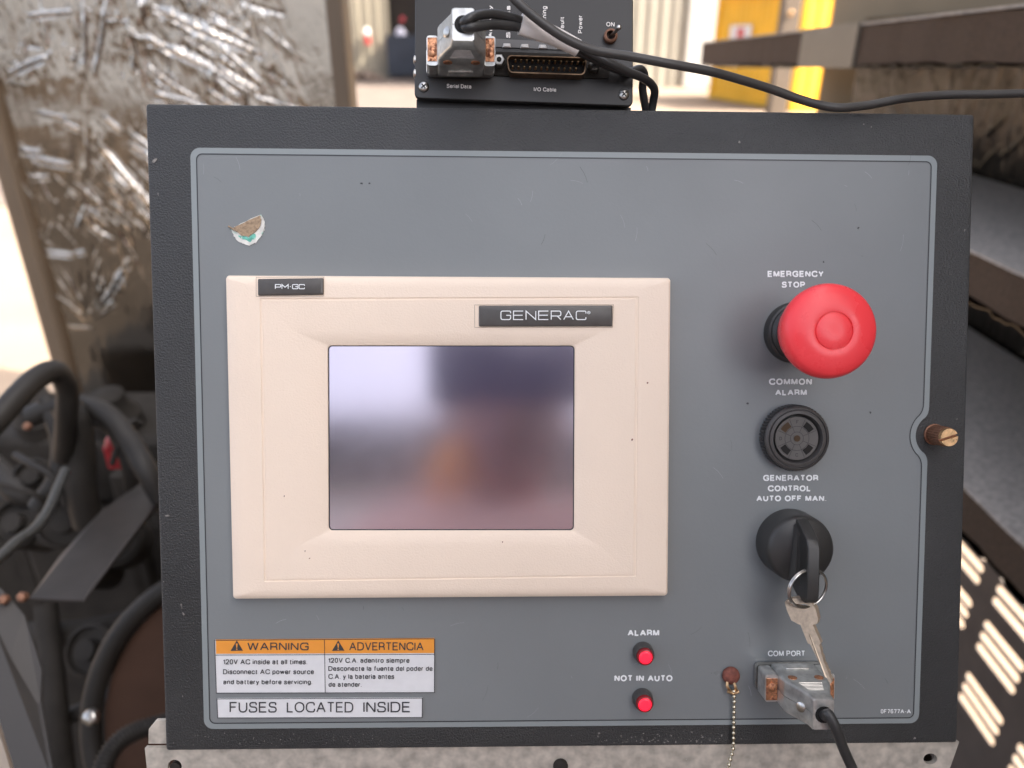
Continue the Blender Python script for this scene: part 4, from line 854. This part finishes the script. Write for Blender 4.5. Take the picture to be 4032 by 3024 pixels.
g1 = [k3(x, y, kh(y)+.0001) for x, y in ((562,440),(578,470),(770,960),(748,950))]; mb = MB(); mb.loops([[tuple(p) for p in g1], [tuple(p + Vector((0,0,.0004))) for p in g1]]); obj('blade_ridge', mb, m_nickel_edge, ky, smooth=False)
# ---- plug hoods
def hood(label, cat, base, front, w0, w1, ears, hw=.0103, hh=.0075, fw=.0047, flip=1, cable_hole=True):
    B0 = P(*base, w0); F0 = P(*front, w1)
    t = thing('connector_plug', label, cat, MP, tuple(B0))
    def cen(f): return B0.lerp(F0, f)
    secs = [(0.02, hw*.96, hh*.96), (0.05, hw, hh), (0.50, hw, hh), (0.54, hw*.97, hh), (0.86, fw*1.06, hh*.93), (0.97, fw, hh*.92), (1.0, fw*.93, hh*.86)]
    for half, (s0, s1) in (('upper_shell', (0.0, 1.0)), ('lower_shell', (-1.0, 0.0))):
        mb = MB(); ls = []
        for f, a, b in secs:
            o = cen(f); r = min(a, b)*.22
            y0 = b*s0 if s0 else (0.00012 if half == 'upper_shell' else 0); y1 = b*s1 if s1 else -.00012
            y0, y1 = (0.00012, b) if half == 'upper_shell' else (-b, -0.00012)
            cs = [(-a, y0), (a, y0), (a, y1), (-a, y1)]; rad = [0, 0, r, r] if half == 'upper_shell' else [r, r, 0, 0]
            ls.append([(o.x+p[0], o.y+p[1], o.z) for p in rounded(cs, rad, 4)])
        mb.loops(ls); obj(half, mb, m_hood, t, angle=30)
    # ears with rusty faces
    for sx in (-1, 1):
        o = cen(0.02); mb = MB(); e0, e1 = sx*hw*.98, sx*ears; a, b = min(e0, e1), max(e0, e1)
        pr = rounded([(a, -.0064), (b, -.0064), (b, .0064), (a, .0064)], .0012, 3)
        oo = cen(0.30); mb.loops([[(o.x+p[0], o.y+p[1], o.z) for p in pr], [(oo.x+p[0], oo.y+p[1], oo.z) for p in pr]]); ear = obj('side_ear', mb, m_hood, t, angle=30)
        mb = MB(); pr = [(a+.0004, -.0046), (b-.0004, -.0046), (b-.0004, .0054), (a+.0004, .0054)]
        if flip > 0: pr = [(p[0], -p[1]) for p in pr][::-1]
        mb.loops([[(oo.x+p[0], oo.y+p[1], oo.z-.0003) for p in pr], [(oo.x+p[0], oo.y+p[1], oo.z+.0004) for p in pr]]); obj('rusty_face', mb, m_copper, ear, smooth=False)
        mb = MB(); mb.lathe(oo + Vector(((a+b)/2, .0008*flip, 0)), [(.0021, .0003), (.0021, .0009), (.0012, .0014), (.0002, .0014)], 18); obj('jack_screw', mb, m_copper, ear)
    # screws and grip ribs on the broad side turned to the viewer
    ysgn = flip
    for sx in (-1, 1):
        o = cen(.47); mb = MB(); mb.lathe(o + Vector((sx*hw*.58, ysgn*hh*.98, 0)), [(.0020, 0), (.0020, .0004), (.0010, .0007), (.0002, .0007)], 18, axis=(0, ysgn, 0)); obj('cover_screw', mb, m_copper, t)
    o0, o1 = cen(.12), cen(.22); mb = MB(); y = ysgn*hh
    mb.hexa([(o0.x-hw*.55, o0.y+y*.98, o0.z), (o0.x+hw*.55, o0.y+y*.98, o0.z), (o0.x+hw*.55, o0.y+y*1.07, o0.z), (o0.x-hw*.55, o0.y+y*1.07, o0.z), (o1.x-hw*.55, o1.y+y*.98, o1.z), (o1.x+hw*.55, o1.y+y*.98, o1.z), (o1.x+hw*.5, o1.y+y*1.07, o1.z), (o1.x-hw*.5, o1.y+y*1.07, o1.z)]); obj('raised_bar', mb, m_hood, t, bevel=.0003)
    for k in range(6):
        f = .60+k*.035; o = cen(f); hwk = hw*(.50 - .035*k); mb = MB(); a_ = o + Vector((-hwk, y*(.98-.08*max(0, (f-.54)/.32)), 0)); b_ = o + Vector((hwk, y*(.98-.08*max(0, (f-.54)/.32)), 0))
        mb.tube([a_, b_], .00042, 8, 1, smooth=False); obj('grip_rib', mb, m_steel, t)
    # side screws
    for sx in (-1,):
        o = cen(.77); mb = MB(); mb.lathe(o + Vector((sx*hw*.60, -ysgn*.0004, 0)), [(.0022, 0), (.0022, .0009), (.0014, .0013)], 18, axis=(sx, 0, .9)); obj('clamp_screw', mb, m_steel, t)
    mb = MB(); mb.lathe(F0 + Vector((0, -.0004*flip*0, 0)), [(.0036, -.0004), (.0036, .00015)], 28); obj('cable_hole', mb, m_hole, t)
    # socket flange against the panel
    mb = MB(); pr = rounded([(-ears*1.02, -.0062), (ears*1.02, -.0062), (ears*1.02, .0062), (-ears*1.02, .0062)], .002, 4); mb.loops([[(B0.x+p[0], B0.y+p[1], w0-.0032) for p in pr], [(B0.x+p[0], B0.y+p[1], w0-.0004) for p in pr]]); obj('socket_flange', mb, m_steel, t, angle=30)
    return t, F0
hd1, F1 = hood('silver metal serial plug pointing out of the COM port, key resting on it', 'connector', (3114, 2668), (3243, 2814), .0045, .0405, .0160, flip=1)
mb = MB(); pth = [F1 + Vector((0, .0006, -.004)), F1 + Vector((.0003, .0002, .002)), P(3262, 2812, .0440), P(3292, 2870, .0450), P(3322, 2950, .0420), P(3362, 3040, .040), P(3410, 3160, .04)]
mb.tube(pth, .0022, 16, 8); obj('serial_cable', mb, m_cable, frame=MP, base=tuple(F1), label='black cable leaving the lower right metal plug downwards', cat='cable')
# ---- galvanised bracket under the box
br = thing('mounting_bracket', 'spangled galvanised steel bracket carrying the control box', 'bracket', MP, tuple(P(2200, 3000, -.002)))
mn = [P(570, 2946, -.0015), P(3777, 2921, -.0015), P(3728, 3060, -.0015), P(3700, 3300, -.0015), P(610, 3330, -.0015)]
mn = [Vector((p.x, p.y)) for p in mn][::-1]
def circ(c, r, n=20, ry=None): return [(c.x + r*math.cos(2*math.pi*k/n), c.y + (ry or r)*math.sin(2*math.pi*k/n)) for k in range(n)]
hs = [circ(P(688, 3018, -.0015), .0033), circ(P(3663, 2988, -.0015), .0034, 20, .0027)]
polys = [[tuple(p) for p in mn]] + [h_[::-1] for h_ in hs]; flat = [p for pl_ in polys for p in pl_]; tris = tessellate_polygon([[Vector((*p, 0)) for p in pl_] for pl_ in polys]); n = len(flat)
mb = MB(); mb.add(lift(flat, -.0015) + lift(flat, -.0040), [tuple(t_) for t_ in tris] + [tuple(n+i for i in t_[::-1]) for t_ in tris]); k = 0
for pl_ in polys:
    L0 = len(pl_); mb.f += [[k+i, n+k+i, n+k+(i+1) % L0, k+(i+1) % L0] for i in range(L0)]; mb.mi += [0]*L0; k += L0
obj('front_flange', mb, m_zinc, br, smooth=False)
mb = MB(); mb.prism([p[:2] for p in (q(571,2943), q(651,2943), q(652,2847), q(603,2848), q(573,2885))], -.0050, -.0030); obj('end_tab', mb, m_zinc, br, bevel=.0003)
mb = MB(); mb.lathe(P(2207, 3014, -.0015), [(.0034, -.001), (.0036, .0008), (.0030, .0022), (.0008, .0026)], 24); obj('bolt_head', mb, m_dark, br, angle=60)
mb = MB(); mb.lathe(P(690, 3024, -.004), [(.0025, -.006), (.0027, .0006), (.0010, .0014)], 24); obj('bolt_head', mb, m_dark, br, angle=60)
mb = MB(); mb.box((-.19, -.26, -.15), (.185, -.163, -.012)); obj('box_support', mb, m_dark, br, smooth=False)
# =================================================================== BLACK MODULE ON TOP
WD = -.004
dv = thing('interface_module', 'black metal interface module with serial sockets standing on top of the control box', 'module', MP, tuple(P(2060, 400, WD)))
dvp = [(1635, -260), (2494, -260), (2492, 418), (1632, 386)]
c = quad(*dvp, WD); mb = MB(); rd = rounded(c, .0022, 6)
mb.loops([lift(rd, WD-.0022), lift(rd, WD-.0004), lift(rounded(inset(c, .0004,.0004,.0004,.0004), .002, 6), WD)]); fpn = obj('front_plate', mb, m_device, dv, angle=30)
ci = inset(c, .0005, .0005, 0, .0018); mb = MB(); mb.prism([p[:2] for p in ci], WD-.045, WD-.0023); obj('module_case', mb, m_device, dv, smooth=False)
mb = MB(); c2 = quad((1640, 392), (2484, 424), (2484, 440), (1640, 440), WD-.006); mb.prism([p[:2] for p in c2], WD-.040, WD-.006); obj('mounting_foot', mb, m_device, dv, smooth=False)
for x, y in ((1669, 343), (2456, 374)):
    cc = P(x, y, WD); mb = MB(); mb.lathe(cc, [(.0024, 0), (.0024, .0005), (.0019, .0011), (.0008, .0014), (.0001, .0014)], 24); s_ = obj('panel_screw', mb, m_steel, dv, angle=60)
    mb = MB(); z = WD+.00135
    for a in (R(40), R(130)):
        d = Vector((math.cos(a), math.sin(a)))*.0013; n_ = Vector((-math.sin(a), math.cos(a)))*.00028
        mb.add([(cc.x+v.x, cc.y+v.y, z+.0002) for v in (-d-n_, d-n_, d+n_, -d+n_)], [(0,1,2,3)]); z += .00002
    obj('cross_slot', mb, m_hole, s_, smooth=False)
for y in (238, 292):
    cc = P(1632, y, WD-.0015); mb = MB(); mb.lathe(cc + Vector((.0008, 0, 0)), [(.0022, 0), (.0022, .0008), (.001, .0013)], 18, axis=(-1, 0, 0)); obj('side_screw', mb, m_steel, dv)
for s, x0, x1, ya, yb in [('Activity', 1924, 1938, 21, 150), ('Status', 1993, 2009, 22, 150), ('Link', 2066, 2080, 20, 80), ('Running', 2134, 2152, 24, 118), ('Fault', 2205, 2221, 66, 128), ('Power', 2276, 2293, 60, 131)]:
    lettering(s, x0, ya, x1, yb, fpn, m_tag, WD+.0003, .18, up=True)
for s, x0, y0, x1, y1 in [('1', 1926, 126, 1932, 140), ('2', 1994, 128, 2003, 142), ('3', 2066, 130, 2075, 144), ('4', 2136, 133, 2145, 147), ('5', 2206, 136, 2215, 150), ('ON', 2387, 86, 2420, 104), ('Serial Data', 1759, 330, 1856, 346), ('I/O Cable', 2102, 343, 2190, 359)]:
    lettering(s, x0, y0, x1, y1, fpn, m_tag, WD+.0003, .18, slope=.03)
c = quad((1905, 152), (2262, 170), (2262, 200), (1905, 184), WD); mb = MB(); mb.prism([p[:2] for p in c], WD, WD+.0006); lb_ = obj('light_bar', mb, m_glow, dv, smooth=False)
for k in range(6):
    x = 1925 + k*70.5; cc = P(x, 177+k*2.4, WD+.0006); mb = MB(); cq = [(cc.x-.0021, cc.y-.0010), (cc.x+.0021, cc.y-.0010), (cc.x+.0017, cc.y+.0010), (cc.x-.0017, cc.y+.0010)]
    mb.loops([lift(cq, WD+.0004), lift([(cc.x+(p[0]-cc.x)*.7, cc.y+(p[1]-cc.y)*.7) for p in cq], WD+.0013)]); obj('indicator_dot', mb, m_dust, lb_, smooth=False)
# toggle
cc = P(2402, 148, WD); mb = MB(); mb.lathe(cc, [(.0031, 0), (.0031, .0025), (.0024, .0030), (.0021, .0030), (.0020, .0012)], 28, cap1=False); tg = obj('toggle_switch', mb, m_knurl, dv)
mb = MB(); mb.tube([cc + Vector((0, 0, .0010)), cc + Vector((.0016, .0004, .0060)), cc + Vector((.0024, .0006, .0090))], .0008, 10, 4); mb.sphere(cc + Vector((.0024, .0006, .0092)), .0012); obj('toggle_lever', mb, m_steel, tg)
# DB25 socket
def dsh(x0, x1, y0, y1, h, r, sl=10):
    tl, tr, brr, bll = P(x0, y0, h), P(x1, y0 + (x1-x0)*.03, h), P(x1-sl, y1 + (x1-x0)*.03, h), P(x0+sl, y1, h); return rounded([bll, brr, tr, tl], r, 6)
ang = .03
base_p = [q(1950, 222, WD)[:2]]
mb = MB(); c = quad((1938, 206), (2400, 222), (2398, 312), (1936, 300), WD); mb.prism(rounded(c, .002, 4), WD, WD+.0011); db = obj('wide_socket', mb, m_dark, dv, angle=30, label='25 pin socket with brass pins')
o_ = dsh(1993, 2312, 218, 288, WD+.006, .0022); i_ = dsh(1997, 2308, 222, 284, WD+.006, .0020)
mb = MB(); mb.loops([lift(o_, WD+.0008), lift(o_, WD+.0066), lift(i_, WD+.0066), lift(i_, WD+.0016)], cap0=False, cap1=True); obj('shroud', mb, mat('blackened brass shell', (0.20, 0.13, 0.08), 0.4, 0.8, vary=(300, 0.4)), db, angle=30)
mb = MB(); mb.add(lift(dsh(1998, 2307, 223, 283, WD+.002, .0019), WD+.0026), [tuple(range(28))]); obj('insert', mb, m_hole, db, smooth=False)
pinm = None
for row, (n_, x0, y0) in enumerate(((13, 2030, 238), (12, 2019, 264))):
    for k in range(n_):
        cc = P(x0 + k*(22.3 if row == 0 else 22.6), y0 + k*.75, WD+.0045)
        if pinm is None: mb = MB(); mb.lathe((cc.x, cc.y, 0), [(.00048, WD+.0024), (.00048, WD+.0050), (.0002, WD+.0056)], 8); pinm = obj('pin', mb, m_brass, db); pc = cc.copy()
        else: o = pinm.copy(); COL.objects.link(o); o.parent = db; o.location = (cc.x-pc.x, cc.y-pc.y, 0)
for x, y in ((1965, 243), (2338, 262)):
    cc = P(x, y, WD+.003); mb = MB(); mb.lathe((cc.x, cc.y, 0), [(.0027, WD+.0008), (.0027, WD+.0052), (.0023, WD+.0058)], 6); s_ = obj('hex_standoff', mb, m_steel, db, smooth=False)
    mb = MB(); mb.lathe((cc.x, cc.y, 0), [(.0011, WD+.0056), (.0011, WD+.0060)], 16); obj('thread_hole', mb, m_hole, s_)
hd2, F2 = hood('silver metal serial plug on the black module with two cables leaving it', 'connector', (1812, 240), (1824, 96), .0005, .0345, .0150, flip=-1)
# cables on top
def ptube(name, pts, r, m, label, cat='cable', parent=None, flat=None, group=None):
    mb = MB(); pp_ = [P(*p) for p in pts]; mb.tube(pp_, r, 18, 10)
    return obj(name, mb, m, frame=MP, base=tuple(pp_[0]), label=label, cat=cat, group=group) if parent is None else obj(name, mb, m, parent)
lc = thing('short_cable', 'black twin cable from the upper plug, with a white tag, ending behind the control box', 'cable', MP, tuple(P(1830, 92, .034)))
ptube('cable_strand', [(1822, 96, .031), (1832, 84, .037), (1875, 62, .036), (1940, 55, .030), (2000, 66, .026), (2060, 84, .022), (2140, 112, .018), (2200, 138, .015), (2262, 172, .012), (2330, 212, .010), (2400, 248, .008), (2470, 282, .004), (2540, 312, -.002), (2576, 350, -.010), (2572, 400, -.016), (2560, 470, -.02)], .0019, m_cable, None, parent=lc)
ptube('cable_strand', [(1824, 104, .031), (1836, 108, .036), (1880, 104, .035), (1950, 97, .029), (2010, 102, .025), (2070, 112, .020), (2140, 142, .016), (2200, 162, .013), (2260, 196, .010), (2330, 228, .006), (2400, 262, .002), (2470, 284, -.002), (2520, 272, -.008), (2538, 300, -.014), (2530, 350, -.02), (2548, 460, -.025)], .0019, m_cable, None, parent=lc)
pp_ = [P(2050, 92, .0225), P(2120, 118, .0200), P(2190, 146, .0172), P(2276, 190, .0140)]; cm = catmull(pp_, 8)
mb = MB(); ls = []
for i, p in enumerate(cm):
    t_ = (cm[min(i+1, len(cm)-1)] - cm[max(i-1, 0)]).normalized(); n_ = Vector((-t_.y, t_.x, 0)).normalized(); u_ = t_.cross(n_)
    f = i/(len(cm)-1); hgt = .0048 - .0012*f
    ls.append([tuple(p + n_*(hgt*math.cos(a)) + u_*(.0030*math.sin(a))) for a in [2*math.pi*k/20 for k in range(20)]])
mb.loops(ls); obj('white_tag', mb, m_tag, lc)
ptube('long_cable', [(1960, -90, .030), (2020, -10, .030), (2085, 50, .0295), (2160, 108, .0285), (2240, 158, .027), (2340, 198, .025), (2480, 222, .023), (2640, 252, .021), (2800, 282, .017), (2930, 318, .012), (3040, 352, .008), (3140, 388, .006), (3230, 414, .005), (3310, 424, .005), (3420, 414, .003), (3560, 388, .002), (3720, 374, 0), (3900, 371, 0), (4100, 366, 0)], .0019, m_cable2,
      'long dark cable crossing the module and drooping along the box top to the right')

# =================================================================== THE PHOTOGRAPHER (behind the camera, mirrored in the screen)
import bmesh
def skin(name, chains, m, parent, sub=2):
    """chains of (point, radius); a point used twice joins them into one continuous surface"""
    vs = []; rs = []; es = []; key = {}
    for ch in chains:
        prev = None
        for p, r in ch:
            k = tuple(round(x, 4) for x in p)
            if k not in key: key[k] = len(vs); vs.append(Vector(p)); rs.append(r)
            i = key[k]
            if prev is not None and prev != i: es.append((prev, i))
            prev = i
    off = BASE[root_of(parent).name]; me = bpy.data.meshes.new(name); me.from_pydata([tuple(v - off) for v in vs], es, [])
    bm = bmesh.new(); bm.from_mesh(me); L = bm.verts.layers.skin.verify(); bm.verts.ensure_lookup_table()
    for i, v in enumerate(bm.verts): v[L].radius = (rs[i], rs[i]); v[L].use_root = (i == 0)
    bm.to_mesh(me); bm.free(); me.materials.append(m)
    o = bpy.data.objects.new(name, me); COL.objects.link(o); o.parent = parent
    a = o.modifiers.new('s', 'SKIN'); a.use_smooth_shade = True; b = o.modifiers.new('u', 'SUBSURF'); b.levels = sub; b.render_levels = sub; return o
XP = 0.03
RC = M_CAM.to_3x3()
def cc_(x, y, z): return tuple(M_CAM @ Vector((x, y, z)))
m_skin = mat('sunburnt skin', (0.34, 0.20, 0.20), 0.5, vary=(20, 0.08)); m_shirt = mat('pale salmon work shirt', (0.92, 0.66, 0.60), 0.8, vary=(30, 0.06))
m_vest = mat('orange safety vest', (1.0, 0.40, 0.08), 0.7, vary=(40, 0.05)); m_trouser = mat('dark blue trousers', (0.03, 0.035, 0.06), 0.8)
ph = thing('smartphone', 'navy smartphone held up in one hand, mirrored in the touch screen', 'phone', base=cc_(0, 0, .006))
mb = MB()
pr = rounded([(-.060, -.055), (.092, -.055), (.092, .021), (-.060, .021)], .010, 6)
mb.loops([[cc_(p[0], p[1], z) for p in pr] for z in (.013, .0055)]); obj('phone_body', mb, mat('navy glass', (0.055, 0.065, 0.22), 0.3, vary=(20, .05)), ph, angle=40)
mb = MB()
pr = rounded([(-.058, -.053), (.090, -.053), (.090, .019), (-.058, .019)], .009, 6)
mb.loops([[cc_(p[0], p[1], z) for p in pr] for z in (.0136, .0128)]); obj('phone_screen', mb, m_hole, ph, smooth=False)
pe = thing('person', 'person in salmon shirt with an orange collar holding a phone up in one hand, mirrored', 'person', base=(XP, -.44, 0))
neck = (XP, -.435, 1.410); body = []
body.append([((XP, -.45, .95), .145), ((XP, -.455, 1.055), .135), ((XP, -.455, 1.205), .145), ((XP, -.45, 1.315), .135), (neck, .062), ((XP, -.42, 1.460), .056), ((XP, -.405, 1.515), .082), ((XP, -.41, 1.575), .092), ((XP, -.415, 1.625), .078)])
hands = []
for sx in (-1, 1):
    hip = (XP+sx*.09, -.45, .88); body.append([((XP, -.45, .95), .145), (hip, .095), ((XP+sx*.10, -.43, .50), .062), ((XP+sx*.10, -.46, .10), .042), ((XP+sx*.11, -.44, .045), .040), ((XP+sx*.12, -.31, .035), .032)])
    if sx < 0:                                                   # this arm hangs relaxed
        w_ = (XP-.26, -.40, .86)
        body.append([((XP, -.45, 1.315), .135), ((XP-.165, -.445, 1.335), .062), ((XP-.235, -.46, 1.08), .045), (w_, .027), ((XP-.262, -.385, .80), .026)])
        for k in range(4): body.append([((XP-.262, -.385, .80), .026), ((XP-.262, -.405+k*.019, .745), .0085), ((XP-.255, -.405+k*.018, .705+abs(k-1.5)*.006), .0075)])
        body.append([((XP-.262, -.385, .80), .026), ((XP-.250, -.345, .775), .010), ((XP-.245, -.335, .745), .0085)])
        continue
    w_ = cc_(.168, -.045, .075); pal = cc_(.130, -.008, .036)
    body.append([((XP, -.45, 1.315), .135), ((XP+.165, -.445, 1.335), .062), ((XP+.34, -.27, 1.16), .045), (w_, .027), (pal, .026)])
    for k in range(4):
        yy = -.034 + k*.018; body.append([(pal, .026), (cc_(.110, yy, .022), .0088), (cc_(.098, yy+.002, .006+.0008*k), .0080)])
    body.append([(pal, .026), (cc_(.112, -.034, .034), .0105), (cc_(.092, -.028, .026), .0090), (cc_(.074, -.020, .0225), .0078)])
skin('body', body, m_skin, pe)
skin('shirt', [[((XP, -.45, 1.00), .155), ((XP, -.455, 1.20), .165), ((XP, -.45, 1.315), .160), ((XP, -.430, 1.395), .118), ((XP, -.425, 1.425), .085)]] + [[((XP, -.45, 1.315), .160), ((XP+sx*.12, -.43, 1.375), .092), ((XP+sx*.195, -.44, 1.345), .082), ((XP+sx*.235, -.44 if sx < 0 else -.38, 1.19), .066)] for sx in (-1, 1)], m_shirt, pe)
skin('collar', [[((XP+sx*.100, -.375, 1.425), .026), ((XP+sx*.080, -.365, 1.460), .032), ((XP+sx*.076, -.375, 1.492), .028), ((XP+sx*.072, -.43, 1.505), .026)] for sx in (-1, 1)], m_vest, pe)
skin('trousers', [[((XP, -.45, 1.00), .152), ((XP, -.45, .93), .155)]] + [[((XP, -.45, .93), .155), ((XP+sx*.095, -.45, .84), .11), ((XP+sx*.10, -.43, .50), .078), ((XP+sx*.10, -.46, .12), .065)] for sx in (-1, 1)], m_trouser, pe)
mb = MB(); mb.sphere((XP, -.432, 1.620), .108, 24, 12, (.92, 1.0, .85)); obj('hair', mb, m_cable, pe)
for sx in (-1, 1):
    mb = MB(); mb.sphere((XP+sx*.032, -.333, 1.560), .012, 12, 8); obj('eye', mb, m_label, pe)
    mb = MB(); mb.sphere((XP+sx*.090, -.42, 1.555), .020, 12, 8, (.4, .8, 1.3)); obj('ear', mb, m_skin, pe)
mb = MB(); mb.tube([(XP, -.325, 1.555), (XP, -.305, 1.530), (XP, -.318, 1.517)], .012, 10, 6); obj('nose', mb, m_skin, pe)
mb = MB(); mb.tube([(XP-.024, -.322, 1.491), (XP, -.314, 1.493), (XP+.024, -.322, 1.491)], .006, 8, 6); obj('mouth', mb, m_rust, pe)
mb = MB(); mb.sphere((XP-.005, -.385, 1.518), .066, 20, 10, (.85, .85, 1.0)); obj('beard', mb, mat('dark beard', (0.30, 0.20, 0.26), 0.8), pe)
